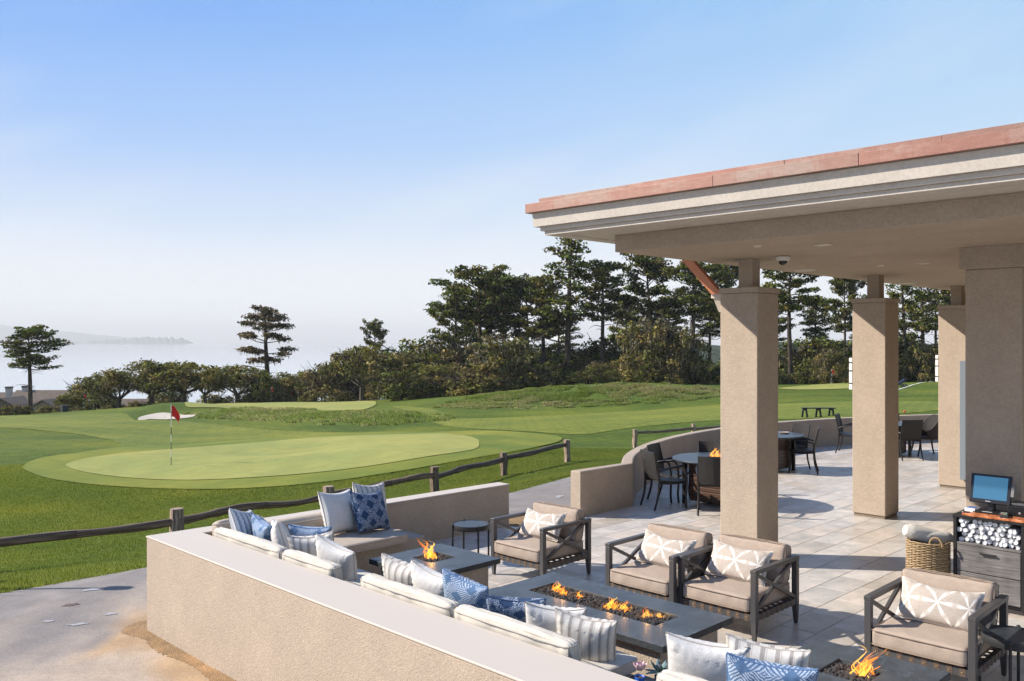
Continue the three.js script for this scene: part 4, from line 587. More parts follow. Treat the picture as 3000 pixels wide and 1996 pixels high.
// ---------------------------------------------------------------- bar cabinet with towels, till and printer
const greyWood = tex(512, (u, v) => { const w = fbm(u, v * .3, 6, 3, 501), g = vnoise(u * 3 + w * .8, v * 90, 128, 4) * .5 + vnoise(u * 9, v * 128, 128, 7) * .5, k = .36 + .20 * (g - .5) + .15 * (w - .5); return [k * 1.03, k, k * .985]; }, { rep: .75 });
const woodM = mat(lin(1.3, 1.28, 1.27), .6, { map: greyWood, bumpMap: greyWood, bumpScale: .001 }), darkW = mat(lin(.05, .048, .05), .6, { map: greyWood });
{
  const c = thing('bar_cabinet', 'grey wood cabinet with two drawers and an open towel shelf', 'cabinet', [9.38, 0, -3.085]), W = .645, D = .52;
  part('side', box(0, D, .04, .87, 0, .032, .003), darkW, c); part('side', box(0, D, .04, .87, W - .032, W, .003), darkW, c);
  part('top', box(-.006, D, .871, .90, -.006, W + .006, .004), darkW, c); part('shelf', box(.004, D, .605, .628, .033, W - .033, .002), woodM, c); part('back', box(D - .015, D - .002, .06, .87, .033, W - .033), darkW, c); part('plinth', box(.04, D - .03, 0, .058, .02, W - .02), mat(lin(.03, .025, .025), .8), c); part('bottom', box(.02, D - .02, .059, .075, .033, W - .033), darkW, c);
  for (const [y0, y1] of [[.345, .60], [.085, .337]]) { const d = part('drawer', box(.0, .025, y0, y1, .037, W - .037, .003), woodM, c); part('handle', [bar(V(-.022, y1 - .055, W / 2 - .07), V(-.022, y1 - .055, W / 2 + .07), .012, .016, .002), bar(V(-.022, y1 - .055, W / 2 - .066), V(.002, y1 - .055, W / 2 - .066), .01), bar(V(-.022, y1 - .055, W / 2 + .066), V(.002, y1 - .055, W / 2 + .066), .01)], mat(lin(.02, .02, .02), .4), d); part('drawer_box', box(.026, .45, y0 + .02, y1 - .03, .05, W - .05), darkW, d); }
  const ow = tex(512, (u, v) => { const w = fbm(u, v * .4, 5, 4, 511), g = vnoise(u * 4 + w, v * 60 + w * 6, 128, 3), kn = smooth(.06, 0, Math.hypot((u - .3) * .6, v - .45)), k = .60 + .2 * (g - .5) + .18 * (w - .5) - .25 * kn; return [k * 1.12, k * .68, k * .42]; }, { rep: .6 });
  const b = thing('serving_board', 'orange-brown live-edge wooden board on top of the cabinet', 'board', [9.38, .9005, -3.0]); const r = rng(4), pts = []; for (let i = 0; i <= 20; i++) pts.push([-.015 + .008 * Math.sin(i * 1.3) + r() * .006, i / 20 * .60]); for (let i = 20; i >= 0; i--) pts.push([.33 + .01 * Math.sin(i * .9), i / 20 * .60]);
  part('plank', prismB(pts, 0, .026, .004), mat(lin(.95, .95, .95), .45, { map: ow }), b);
}
{ // rolled towels, one by one
  const tm = [mat(lin(.72, .725, .75), .95, { side: THREE.DoubleSide, bumpMap: T.weave, bumpScale: .002 }), mat(lin(.68, .685, .70), .95, { side: THREE.DoubleSide, bumpMap: T.weave, bumpScale: .002 })];
  const roll = (s) => { const r = rng(s), ps = r() * 6, P = [], I = [], n = 60; // a sheet rolled three and a half times, open at both ends
    for (let i = 0; i <= n; i++) { const a = ps + i / n * 22, q = .004 + .0215 * i / n * (.94 + .12 * vnoise(i * .3, s, 64, s)); for (let j = 0; j <= 3; j++) P.push(-.15 + j * .1 + (j ? 0 : .012 * (1 - i / n) + .004 * vnoise(i * .2, s * 3, 64, 2)), Math.cos(a) * q, Math.sin(a) * q); }
    for (let i = 0; i < n; i++) for (let j = 0; j < 3; j++) { const a = i * 4 + j; I.push(a, a + 1, a + 4, a + 1, a + 5, a + 4); }
    const g = new THREE.BufferGeometry(); g.setAttribute('position', new THREE.Float32BufferAttribute(P, 3)); g.setIndex(I); g.computeVertexNormals(); return merge([muv(g), muv(new THREE.CylinderGeometry(.0225, .0225, .284, 14).rotateZ(Math.PI / 2))]); };
  const geos = [1, 2, 3, 4].map(roll), r = rng(8); let n = 0;
  for (let row = 0; row < 5; row++) for (let k = 0; k < 11 - (row % 2) - (row === 4 ? 2 : 0); k++) {
    const z = -3.085 + .066 + (row % 2) * .026 + k * .0515 + (r() - .5) * .006, y = .6285 + .0265 + row * .0465, o = part('rolled_towel', geos[n % 4], tm[n % 2], scene);
    o.position.set(9.56 + (r() - .5) * .05, y, z); o.scale.set(1, .94 + .16 * r(), .96 + .14 * r()); o.rotation.set(r() * 6, (r() - .5) * .26, (r() - .5) * .12, 'ZYX'); tag(o, 'white towel rolled up tight on the open cabinet shelf', 'towel', 'rolled towels on the cabinet shelf'); n++;
  }
}
{
  const blk = mat(lin(.012, .012, .014), .28), m = thing('till_monitor', 'black touch-screen till monitor tilted back on the wooden board', 'monitor', [9.60, .927, -2.80]);
  part('foot', box(-.13, .07, 0, .018, -.13, .13, .006), blk, m); part('sticker', box(-.122, -.106, .0182, .0192, -.045, .045), mat(lin(.8, .8, .8), .5), m);
  part('stem', bar(V(.03, .01, 0), V(.045, .17, 0), .05, .10, .006), blk, m);
  const h = new THREE.Group(); h.name = 'head'; h.position.set(-.02, .235, 0); h.rotation.z = -16 * DEG; m.add(h);
  part('bezel', box(0, .035, -.145, .145, -.187, .187, .006), blk, h);
  part('screen', box(-.0015, .002, -.105, .122, -.155, .155), mat(lin(.025, .06, .10), .12, { emissive: lin(.03, .10, .17), emissiveIntensity: .9 }), h);
  const cv = document.createElement('canvas'); cv.width = 128; cv.height = 32; const q = cv.getContext('2d'); q.fillStyle = '#0b0c0e'; q.fillRect(0, 0, 128, 32); q.fillStyle = '#c9d4de'; for (const [x, w, hh] of [[4, 7, 22], [15, 6, 20], [25, 12, 14], [42, 10, 14], [56, 6, 18], [66, 12, 13], [82, 11, 13], [97, 10, 12], [112, 4, 4]]) q.fillRect(x, 27 - hh, w, hh);
  const lt = new THREE.CanvasTexture(cv); lt.colorSpace = THREE.SRGBColorSpace; const lg = new THREE.PlaneGeometry(.055, .013); lg.rotateY(-Math.PI / 2); lg.translate(-.0006, -.124, -.01); part('maker_mark', lg, mat(lin(1, 1, 1), .4, { map: lt }), h);
  part('card_reader', box(-.01, .03, -.06, .06, .189, .218, .004), mat(lin(.16, .16, .16), .4), h);
  const p = thing('receipt_printer', 'black receipt printer beside the till monitor', 'printer', [9.62, .902, -2.56]);
  part('body', box(-.10, .12, 0, .125, -.07, .085, .008), blk, p); part('lid', box(-.06, .12, .126, .148, -.072, .087, .006), mat(lin(.09, .09, .095), .4), p); part('badge', box(-.1015, -.0995, .055, .07, .03, .045), mat(lin(.5, .5, .5), .4), p); part('badge_centre', box(-.102, -.1014, .0595, .0655, .0345, .0405), blk, p);
  const e = thing('card_terminal', 'small grey card terminal with coloured keys on the board edge', 'terminal', [9.43, .928, -2.635], .25);
  part('body', box(-.065, .075, 0, .03, -.037, .037, .006), mat(lin(.05, .05, .055), .4), e);
  for (let i = 0; i < 3; i++) for (let j = 0; j < 4; j++) part('key', box(-.05 + j * .018, -.037 + j * .018, .0302, .034, -.026 + i * .019, -.012 + i * .019), j ? mat(lin(.3, .3, .3), .5) : mat([lin(.5, .06, .06), lin(.55, .4, .05), lin(.06, .4, .12)][i], .5), e);
  part('display', box(.03, .066, .0302, .0322, -.028, .028), mat(lin(.25, .28, .26), .3), e);
  const n = thing('note_box', 'white box of blue note paper beside the till', 'box', [9.53, .927, -2.955], -.1); part('tray', box(-.055, .055, 0, .035, -.05, .05, .003), mat(lin(.7, .7, .72), .6), n); part('paper', box(-.045, .045, .0352, .039, -.038, .038), mat(lin(.08, .14, .36), .6), n);
  const k = thing('pen', 'short dark pen lying on the board corner', 'pen', [9.40, .934, -2.965], .4); part('barrel', bar(V(0, 0, -.03), V(0, 0, .03), .012, .012, .004), mat(lin(.08, .03, .03), .5), k); part('tip', bar(V(0, 0, -.042), V(0, 0, -.0305), .008, .008, .002), mat(lin(.7, .7, .7), .5), k);
}
{ // basket with blankets
  const b = thing('wicker_basket', 'tall round woven wicker basket beside the grey cabinet', 'basket', [9.40, 0, -3.335]), R = .2, Hh = .60, r = rng(17), ws = [[], [], []], stakes = [];
  const ms = [mat(lin(.36, .25, .135), .7), mat(lin(.27, .18, .09), .7), mat(lin(.44, .32, .19), .7)];
  for (let i = 0; i < 48; i++) { const y = .012 + i * .0123, P = []; for (let k = 0; k < 56; k++) { const a = k / 56 * 2 * Math.PI, s = ((k >> 1) + i) % 2 ? 1 : -1; P.push(V(Math.cos(a) * (R + s * .0055 + r() * .002), y + (r() - .5) * .004, Math.sin(a) * (R + s * .0055 + r() * .002))); } ws[i % 3].push(tube(P, .0056, 112, 5, true)); }
  ws.forEach((l, i) => { const o = part('weave', l, ms[i], b); o.userData.kind = 'stuff'; });
  for (let k = 0; k < 28; k++) { const a = k / 28 * 2 * Math.PI; stakes.push(cyl(.006, .006, Hh, 6, Math.cos(a) * (R - .002), 0, Math.sin(a) * (R - .002))); } const st = part('stakes', stakes, ms[1], b); st.userData.kind = 'stuff';
  part('bottom', cyl(R - .01, R - .01, .01, 24, 0, .002, 0), ms[1], b); part('lining', clean(new THREE.CylinderGeometry(R - .009, R - .009, Hh - .02, 28, 1, true).translate(0, Hh / 2, 0)), mat(lin(.12, .07, .03), .9, { side: THREE.DoubleSide }), b);
  for (const s of [-1, 1]) { const P = []; for (let k = 0; k <= 10; k++) { const a = k / 10 * Math.PI; P.push(V(s * R * -.72 + s * .012, Hh - .03 + Math.sin(a) * .085, s * R * .62 + Math.cos(a) * .062)); } part('handle', tube(P, .011, 30, 7), ms[1], b); }
  const fleece = mat(lin(.66, .62, .55), .97, { bumpMap: rerep(T.weave, .3), bumpScale: .008 });
  const bl = (label, L, rad, px, py, pz, ry, rz) => { const t = thing('rolled_blanket', label, 'blanket', [9.40 + px, py, -3.335 + pz], 0, 'cream blankets in the basket'), g = new THREE.CylinderGeometry(rad, rad * .95, L, 26, 12); g.rotateZ(Math.PI / 2); const p = g.attributes.position; for (let i = 0; i < p.count; i++) { const x = p.getX(i), a = Math.atan2(p.getZ(i), p.getY(i)), q = Math.hypot(p.getY(i), p.getZ(i)), e = 1 - .35 * smooth(.36, .5, Math.abs(x) / L), k = (q / rad) * rad * e * (.94 + .1 * vnoise(a * 2 + 9, x * 16 + 3, 64, 5)); p.setY(i, Math.cos(a) * k); p.setZ(i, Math.sin(a) * k); } g.computeVertexNormals(); part('fleece', muv(g), fleece, t); t.rotation.set(0, ry, rz, 'YXZ'); const sp = []; for (let i = 0; i <= 30; i++) { const a = i * .5, q = .01 + rad * .62 * i / 30; sp.push(V(L / 2 - .004, Math.cos(a) * q, Math.sin(a) * q)); } part('fold', tube(sp, .008, 70, 6), fleece, t); };
  bl('thick cream fleece blanket rolled on top of the wicker basket', .42, .082, -.015, .645, -.03, -.75, -.25);
  bl('cream fleece blanket rolled beside the thicker one in the basket', .34, .066, .05, .625, .06, -.7, -.06);
}

// ---------------------------------------------------------------- split-rail fence
const oldWood = tex(512, (u, v) => { const w = fbm(u, v * .3, 5, 4, 601), g = vnoise(u * 48 + w * 5, v * 3, 64, 4), f = vnoise(u * 64, v * 10, 64, 9), k = .40 + .30 * (g - .5) + .22 * (w - .5) + .1 * (f - .5); return [k * 1.06, k * .95, k * .85]; });
const postM = [mat(lin(1.7, 1.55, 1.42), .85, { map: rerep(oldWood, 1, .8), bumpMap: rerep(oldWood, 1, .8), bumpScale: .012 }), mat(lin(.95, .85, .77), .85, { map: rerep(oldWood, 1, .8), bumpMap: rerep(oldWood, 1, .8), bumpScale: .012 })], railM = [mat(lin(1.1, .9, .74), .85, { map: rerep(oldWood, 1, 2), bumpMap: rerep(oldWood, 1, 2), bumpScale: .012 }), mat(lin(.62, .55, .50), .85, { map: rerep(oldWood, 1, 2), bumpMap: rerep(oldWood, 1, 2), bumpScale: .012 })];
function roughBeam(a, b, w, h, seed, n = 14) { // a hewn beam with wavering edges; uv u round, v along
  const r = rng(seed), P = [], U = [], I = [], d = b.clone().sub(a).normalize(), up = Math.abs(d.y) > .9 ? V(0, 0, 1) : V(0, 1, 0), sx = V().crossVectors(d, up).normalize(), sy = V().crossVectors(sx, d).normalize(), K = 12, L = a.distanceTo(b), kn = r() * n | 0;
  for (let i = 0; i <= n; i++) { const t = i / n, c = a.clone().lerp(b, t), ox = (vnoise(t * 3 + seed, 1, 64, 2) - .5) * w * .7 * (L > 1 ? 1 : .2), oy = (vnoise(t * 2.5 + seed, 5, 64, 4) - .5) * h * .9 * (L > 1 ? 1 : .2), k = 1 + (vnoise(t * 6 + seed, 9, 64, 6) - .5) * .3 + (i === kn ? .16 : 0); for (let s = 0; s <= K; s++) { const q = s / K * 2 * Math.PI, e = 1 / Math.pow(Math.abs(Math.cos(q)) ** 5 + Math.abs(Math.sin(q)) ** 5, .2), j = 1 + (vnoise(s % K * 1.7 + seed, t * 5, 64, 8) - .5) * .16, p = c.clone().addScaledVector(sx, ox + Math.cos(q) * e * w / 2 * k * j).addScaledVector(sy, oy + Math.sin(q) * e * h / 2 * k * j); P.push(p.x, p.y, p.z); U.push(s / K * (w + h) * 2, t * L); } }
  for (let i = 0; i < n; i++) for (let s = 0; s < K; s++) { const q = i * (K + 1) + s; I.push(q, q + 1, q + K + 1, q + 1, q + K + 2, q + K + 1); }
  for (const [row, o] of [[0, 1], [n, 0]]) { const c0 = P.length / 3, c = (o ? a : b); P.push(c.x, c.y, c.z); U.push(.3, .3); for (let s = 0; s < K; s++) { const q = row * (K + 1) + s; o ? I.push(c0, q + 1, q) : I.push(c0, q, q + 1); } }
  const g = new THREE.BufferGeometry(); g.setAttribute('position', new THREE.Float32BufferAttribute(P, 3)); g.setAttribute('uv', new THREE.Float32BufferAttribute(U, 2)); g.setIndex(I); const h2 = clean(g); h2.computeVertexNormals(); return h2;
}
function fence(label, posts, seed) {
  const f = thing('split_rail_fence', label, 'fence', [0, 0, 0], 0, 'split-rail fence stretches'), tops = [];
  posts.forEach(([px, top, d, dark], i) => { const t = at(px, top, d), g = ground(t.x, t.z), w = .19; tops.push(t); part('post', roughBeam(V(t.x, g - .2, t.z), t, w, w, seed + i * 7, 8), postM[dark], f); });
  for (let i = 0; i < tops.length - 1; i++) { const a = tops[i].clone(), b = tops[i + 1].clone(); a.y -= .2; b.y -= .2; const d = b.clone().sub(a).normalize().multiplyScalar(.06); part('rail', roughBeam(a.add(d), b.sub(d), .10, .125, seed + 40 + i * 3, 22), railM[posts[i][3] || i > 5 ? 1 : 0], f); }
}
fence('weathered split-rail fence following the path from the wall', [[-230, 1575, 12.7, 0], [516, 1491, 15, 0], [961, 1425, 18.2, 0], [1273, 1368, 21.5, 1], [1476, 1326, 25.4, 1], [1661, 1289, 29.2, 0]], 11);
fence('short split-rail fence stretch rising behind the curved wall', [[1860, 1258.5, 36.8, 0], [2032, 1242, 42, 0], [2210, 1236, 48, 0]], 71);
// ---------------------------------------------------------------- flagsticks
const redCloth = mat(lin(.62, .014, .018), .8, { side: THREE.DoubleSide });
function flagGeo(seed) { const n = 14, P = [], I = [], r = rng(seed); for (let i = 0; i <= n; i++) for (let j = 0; j <= n; j++) { const u = i / n, v = j / n, dr = u * u * .30 + u * .10, x = .02 + u * .25 + .03 * Math.sin(v * 3 + 1) * u, y = -v * .40 * (1 - .3 * u) - dr * .9, z = Math.sin(u * 7 + v * 2.2 + seed) * .035 * u + Math.sin(u * 13 + v) * .012; P.push(x, y, z); } for (let i = 0; i < n; i++) for (let j = 0; j < n; j++) { const a = i * (n + 1) + j; I.push(a, a + 1, a + n + 1, a + 1, a + n + 2, a + n + 1); } const g = new THREE.BufferGeometry(); g.setAttribute('position', new THREE.Float32BufferAttribute(P, 3)); g.setIndex(I); g.computeVertexNormals(); return muv(g); }
function flagstick(label, px, py, d, turn, seed, hgt = 2.13, stub = 0) {
  const p = at(px, py, d); p.y = ground(p.x, p.z) + .05; const f = thing('flagstick', label, 'flag', [p.x, p.y, p.z], turn, 'red golf flags'), n = 8;
  for (let k = 0; k < n; k++) part('pole_band', cyl(.012, .011, hgt / n, 8, 0, k * hgt / n, 0), k % 2 ? mat(lin(.75, .75, .73), .5) : mat(lin(.025, .025, .025), .5), f);
  const c = part('cloth', flagGeo(seed), redCloth, f); c.position.y = hgt - .02; const cup = part('cup', cyl(.055, .055, .004, 20, 0, .004, 0), mat(lin(.06, .07, .03), .9), f);
}
flagstick('tall red flag on a striped stick on the near putting green', 501, 1377, 31, -.7, 3);
flagstick('red flag on the far plateau green, before the lone pine', 794, 1180, 128, -.9, 5);
flagstick('small red flag beyond the plateau green before low oaks', 853, 1182, 150, -.6, 7);
flagstick('small red flag beyond the plateau green near the crooked oak trunks', 951, 1180, 152, -1.1, 9);
flagstick('red flag on the green before the mossy bush, seen between columns', 2437, 1137, 104, -.8, 11);
flagstick('red and white stick flag before the house roofs', 245, 1209, 112, -.7, 13);
// ---------------------------------------------------------------- small things on the course
const gy = (x, z, o = 0) => ground(x, z) + o;
{
  const [bx, bz] = xz(2398, 46), b = thing('plank_bench', 'long black plank bench on three trestles on the grass', 'bench', [bx, gy(bx, bz, .02), bz], -45 * DEG), m = mat(lin(.012, .012, .015), .5);
  part('plank', box(-.87, .87, .43, .48, -.15, .15, .008), m, b);
  for (const x of [-.72, 0, .68]) part('trestle', [taper(V(x - .10, -.03, -.1), V(x - .045, .43, -.08), .085, .075), taper(V(x + .10, -.03, .1), V(x + .045, .43, .08), .085, .075), box(x - .10, x + .10, .34, .428, -.11, .11, .01)], m, b);
  const [mx, mz] = xz(2651, 44), k = thing('tee_marker', 'small red ball marker on a short spike by the terrace wall', 'marker', [mx, gy(mx, mz), mz]); part('spike', cyl(.01, .012, .1, 8), mat(lin(.1, .1, .1), .5), k); part('ball', clean(new THREE.SphereGeometry(.065, 18, 12).translate(0, .15, 0)), mat(lin(.45, .05, .02), .35), k);
  const [dx, dz] = xz(2312, 124), u = thing('waste_container', 'dark teal metal container at the edge of the wood', 'container', [dx, gy(dx, dz), dz], -45 * DEG), dm = mat(lin(.02, .045, .055), .5); part('body', box(-1.25, 1.25, -.3, .85, -.7, .7, .03), dm, u); part('lid', box(-1.3, 1.3, .851, .93, -.75, .75, .02), mat(lin(.035, .065, .075), .5), u); for (const x of [-.8, 0, .8]) part('rib', box(x - .05, x + .05, -.3, .84, .702, .76), dm, u);
  const [cx, cz] = xz(2640, 96), c = thing('golf_trolley', 'dark golf trolley with a bag standing on the grass', 'trolley', [cx, gy(cx, cz), cz], -35 * DEG), cm = mat(lin(.015, .018, .028), .5);
  for (const s of [-1, 1]) { const w = part('wheel', clean(new THREE.TorusGeometry(.15, .05, 10, 24).translate(0, 0, 0)), cm, c); w.position.set(.35, .19, s * .32); part('hub', clean(new THREE.CylinderGeometry(.06, .06, .06, 12).rotateX(Math.PI / 2)), mat(lin(.2, .2, .22), .4), w); }
  part('front_wheel', clean(new THREE.TorusGeometry(.11, .04, 8, 20).translate(-.6, .14, 0)), cm, c);
  part('bag', [limb([V(-.55, .28, 0), V(-.1, .52, 0), V(.42, .80, 0)], [.15, .17, .18], 12)], mat(lin(.02, .03, .06), .6), c); part('club', [-.06, 0, .06].map((z) => tube([V(.38, .78, z), V(.6, .92, z * 1.6), V(.68, .93, z * 2)], .022, 8, 5)), cm, c);
  part('frame', [bar(V(.35, .19, -.3), V(.35, .19, .3), .03), bar(V(-.6, .16, 0), V(.4, .42, 0), .04), bar(V(.35, .3, 0), V(.62, 1.0, 0), .03), bar(V(.62, 1.0, -.15), V(.62, 1.0, .15), .03)], cm, c);
  const a = hit(2632, 1143), e = hit(2900, 1115), L = []; for (let i = 0; i <= 12; i++) { const x = lerp(a.x, e.x, i / 12), z = lerp(a.z, e.z, i / 12); L.push([x, z]); } struct('painted_line', sheet([...L.map(([x, z]) => [x - .09, z - .09]), ...L.slice().reverse().map(([x, z]) => [x + .09, z + .09])], 1, .06), mat(lin(.62, .64, .55), .9), 'thin white line painted on the turf before the wood', 'marking');
  const [tx, tz] = xz(188, 112), n = thing('litter_bin', 'dark square bin beside the course before the houses', 'bin', [tx, gy(tx, tz), tz]); part('body', box(-.35, .35, 0, .75, -.35, .35, .03), cm, n); part('lid', box(-.4, .4, .752, .84, -.4, .4, .02), cm, n);
  const [lx, lz] = xz(262, 116), q = thing('lamp_post', 'slim dark path lamp standing before the low roof', 'lamp post', [lx, gy(lx, lz), lz]); part('pole', cyl(.04, .035, 1.25, 8), cm, q); part('head', cyl(.12, .2, .12, 12, 0, 1.25, 0), mat(lin(.4, .4, .38), .5), q);
}
{ // beyond the frame: the lamp post and shrub whose shadows lie across the path
  const p = thing('lamp_post', 'short dark path lamp by the grass, its shadow lying over the asphalt', 'lamp post', [2.07, gy(2.07, -13.63), -13.63]), m = mat(lin(.03, .03, .03), .5); part('pole', cyl(.03, .028, 2.4, 10), m, p); part('head', cyl(.10, .08, .16, 14, 0, 2.38, 0), m, p);
}
// ---------------------------------------------------------------- houses down the slope
const wallM = [mat(lin(.17, .13, .10), .9), mat(lin(.34, .27, .22), .9), mat(lin(.46, .43, .39), .9)], roofM = mat(lin(.20, .155, .12), .95, { map: rerep(T.asphalt, 3), bumpMap: rerep(T.grain, 2), bumpScale: .05 }), winM = mat(lin(.02, .025, .03), .2), trimW = mat(lin(.09, .06, .045), .8);
function gable(w, d, h, y, over = .5) { const s = new THREE.Shape([[-d / 2 - over, -over * h / (d / 2)], [0, h], [d / 2 + over, -over * h / (d / 2)], [d / 2 + over, -over * h / (d / 2) - .25], [0, h - .28], [-d / 2 - over, -over * h / (d / 2) - .25]].map((a) => new THREE.Vector2(...a))), g = new THREE.ExtrudeGeometry(s, { depth: w + 2 * over, bevelEnabled: false }); g.rotateY(Math.PI / 2).translate(-w / 2 - over, y, 0); return muv(g); }
function gwall(w, d, h, rise, y0) { const s = new THREE.Shape([[-d / 2, y0], [d / 2, y0], [d / 2, h], [0, h + rise - .3], [-d / 2, h]].map((a) => new THREE.Vector2(...a))), g = new THREE.ExtrudeGeometry(s, { depth: w, bevelEnabled: false }); g.rotateY(Math.PI / 2).translate(-w / 2, 0, 0); return muv(g); }
function house(label, px, d, eaveY, turn, spec) {
  const [x, z] = xz(px, d), h = thing('house', label, 'house', [x, HC - (eaveY - 998) / F * d, z], turn, 'houses below the course');
  for (const [ox, oz, w, dp, rise, dy, mi, rot = 0] of spec.blocks) { const g = (q) => q.rotateY(rot).translate(ox, dy, oz); part('wall', g(gwall(w, dp, 0, rise, -9)), wallM[mi], h); part('roof', g(gable(w, dp, rise, 0)), roofM, h); }
  for (const [ox, oz, w, y0, y1] of spec.chimneys) { const c = part('chimney', box(ox - w / 2, ox + w / 2, y0, y1, oz - w / 2, oz + w / 2, .02), wallM[2], h); part('chimney_cap', box(ox - w / 2 - .08, ox + w / 2 + .08, y1 + .002, y1 + .4, oz - w / 2 - .08, oz + w / 2 + .08, .03), mat(lin(.14, .12, .11), .8), c); }
  for (const [ox, oy, oz, w, hh] of spec.windows) { const f = part('window', box(ox - w / 2 - .12, ox + w / 2 + .12, oy - .12, oy + hh + .12, oz, oz + .06), trimW, h); part('pane', box(ox - w / 2, ox + w / 2, oy, oy + hh, oz + .061, oz + .09), winM, f); }
}
const AWAY = -45 * DEG;                       // local +z then points back towards the terrace
house('long brown-roofed house with stone chimneys behind the umbrella pine', 110, 172, 1186, AWAY, { blocks: [[2, -5, 17, 9, 2.6, 0, 0], [-4.5, 1, 7, 7.5, 1.9, -.3, 0, Math.PI / 2], [3.6, 1.5, 6.5, 6, 1.7, -.4, 1, Math.PI / 2], [8, 3, 7, 6, 1.5, -2.4, 1]], chimneys: [[-5.2, -5, .95, 1.5, 3.1], [6.0, -4, 1.2, 1.0, 3.3]], windows: [[2.0, -1.9, 4.52, .8, 1.2], [5.2, -1.9, 4.52, .8, 1.2], [-4.5, -2.2, 4.52, 2.6, 1.3], [8, -4.4, 6.02, .8, 1.1], [10, -4.4, 6.02, .7, 1.1]] });
house('low house with a broad dark hipped roof and white skylights', 325, 160, 1199, AWAY, { blocks: [[0, -3, 11, 10, 1.7, 0, 0], [4.2, 3, 5, 5, 1.2, -.6, 0, Math.PI / 2]], chimneys: [], windows: [[-2.2, .35, 0, 1.0, .25], [1.6, .35, 0, 1.0, .25]] });
house('pale house with steep grey roof half hidden by oaks', 850, 180, 1148, AWAY + .5, { blocks: [[0, -3, 9, 7, 2.6, 0, 2], [-3, 2, 4, 5, 2, -.6, 2, Math.PI / 2]], chimneys: [[3, -3, .9, 1.2, 3.6]], windows: [[-3, -2.2, 5.02, 1, 1.3], [1.5, -2.2, .53, 1.4, 1.2]] });
house('tile-roofed house end with a tall chimney at the edge of the trees', -14, 176, 1188, AWAY, { blocks: [[-2, -4, 9, 8, 2.4, 0, 1]], chimneys: [[1.6, -2, 1.0, 1, 3.3]], windows: [[0, -2.4, .03, 1.2, 1.2]] });
{ const [x, z] = xz(72, 860), b = thing('boat', 'small pale motor boat lying out on the hazy bay', 'boat', [x, -25, z], -60 * DEG), bm = mat(lin(.5, .5, .5), .5); part('hull', [limb([V(-6.5, .9, 0), V(0, .7, 0), V(6, 1.0, 0), V(8, 1.5, 0)], [1.6, 1.9, 1.3, .15], 8)], bm, b); part('cabin', box(-3.5, 1.5, 1.5, 4.0, -1.1, 1.1, .2), bm, b); part('mast', cyl(.1, .06, 6, 6, -1, 4, 0), bm, b); }

// ---------------------------------------------------------------- trees
function foliage(clumps, size, r, { up = .35, drape = null } = {}) {
  const P = [], N = [], C = [], I = [], n = V(), t = V(), b = V(), c = V();
  const quad = (p, nn, tt, bb, l, w, col, ax) => { const k = P.length / 3; for (const [a, d] of [[-1, 0], [0, -1], [1, 0], [0, 1]]) { P.push(p.x + tt.x * a * l + bb.x * d * w, p.y + tt.y * a * l + bb.y * d * w, p.z + tt.z * a * l + bb.z * d * w); N.push(nn.x, nn.y, nn.z); C.push(...col); } I.push(k, k + 1, k + 2, k, k + 2, k + 3); };
  for (const [x, y, z, rx, ry, rz, cnt, col] of clumps) for (let i = 0; i < cnt; i++) {
    const a = r() * 6.2832, u = r() * 2 - 1, q = Math.sqrt(1 - u * u), m = Math.pow(r(), .38) * (.8 + .35 * r()); c.set(Math.cos(a) * q, u, Math.sin(a) * q);
    const p = V(x + c.x * m * rx, y + c.y * m * ry, z + c.z * m * rz); n.set(r() - .5, r() - .5 + up * .5, r() - .5).normalize(); t.set(r() - .5, r() - .5, r() - .5).cross(n).normalize(); b.crossVectors(n, t);
    const s = size * (.6 + .8 * r()), k = .72 + .56 * r(); if (n.dot(c) < 0) n.negate(); n.addScaledVector(c, .75).normalize(); quad(p, n, t, b, s, s * .62, [col[0] * k, col[1] * k, col[2] * k]);
  }
  if (drape) for (const [x, y, z, L, w, col] of drape) { const a = r() * 6.28, k = .8 + .4 * r(); quad(V(x, y - L / 2, z), V(Math.cos(a), .25, Math.sin(a)).normalize(), V((r() - .5) * .16, 1, (r() - .5) * .16), V(-Math.sin(a), 0, Math.cos(a)), L / 2, w, [col[0] * k, col[1] * k, col[2] * k]); }
  const g = new THREE.BufferGeometry(); g.setAttribute('position', new THREE.Float32BufferAttribute(P, 3)); g.setAttribute('normal', new THREE.Float32BufferAttribute(N, 3)); g.setAttribute('color', new THREE.Float32BufferAttribute(C, 3)); g.setIndex(I); return g;
}
const leafM = mat(lin(1, 1, 1), .85, { vertexColors: true, side: THREE.DoubleSide, phys: true, specularIntensity: .25, transmission: .35 });
const barkC = tex(256, (u, v) => { const k = .5 + .5 * (vnoise(u * 24, v * 6, 32, 3) - .5) + .3 * (fbm(u, v, 8, 3, 12) - .5); return [k, k * .95, k * .9]; });
const barkM = [mat(lin(.20, .155, .12), .95, { map: barkC }), mat(lin(.36, .32, .27), .95, { map: barkC }), mat(lin(.13, .10, .08), .95, { map: barkC })];
const GRN = [[0.131, 0.167, 0.024], [0.098, 0.138, 0.024], [0.191, 0.202, 0.028], [0.174, 0.152, 0.029]], OLV = [[0.253, 0.225, 0.050], [0.194, 0.194, 0.042], [0.306, 0.239, 0.070], [0.152, 0.170, 0.038]], MOSS = [[0.266, 0.217, 0.119], [0.217, 0.189, 0.098]], BRN = [[0.158, 0.120, 0.054], [0.105, 0.105, 0.036], [0.195, 0.144, 0.068]];
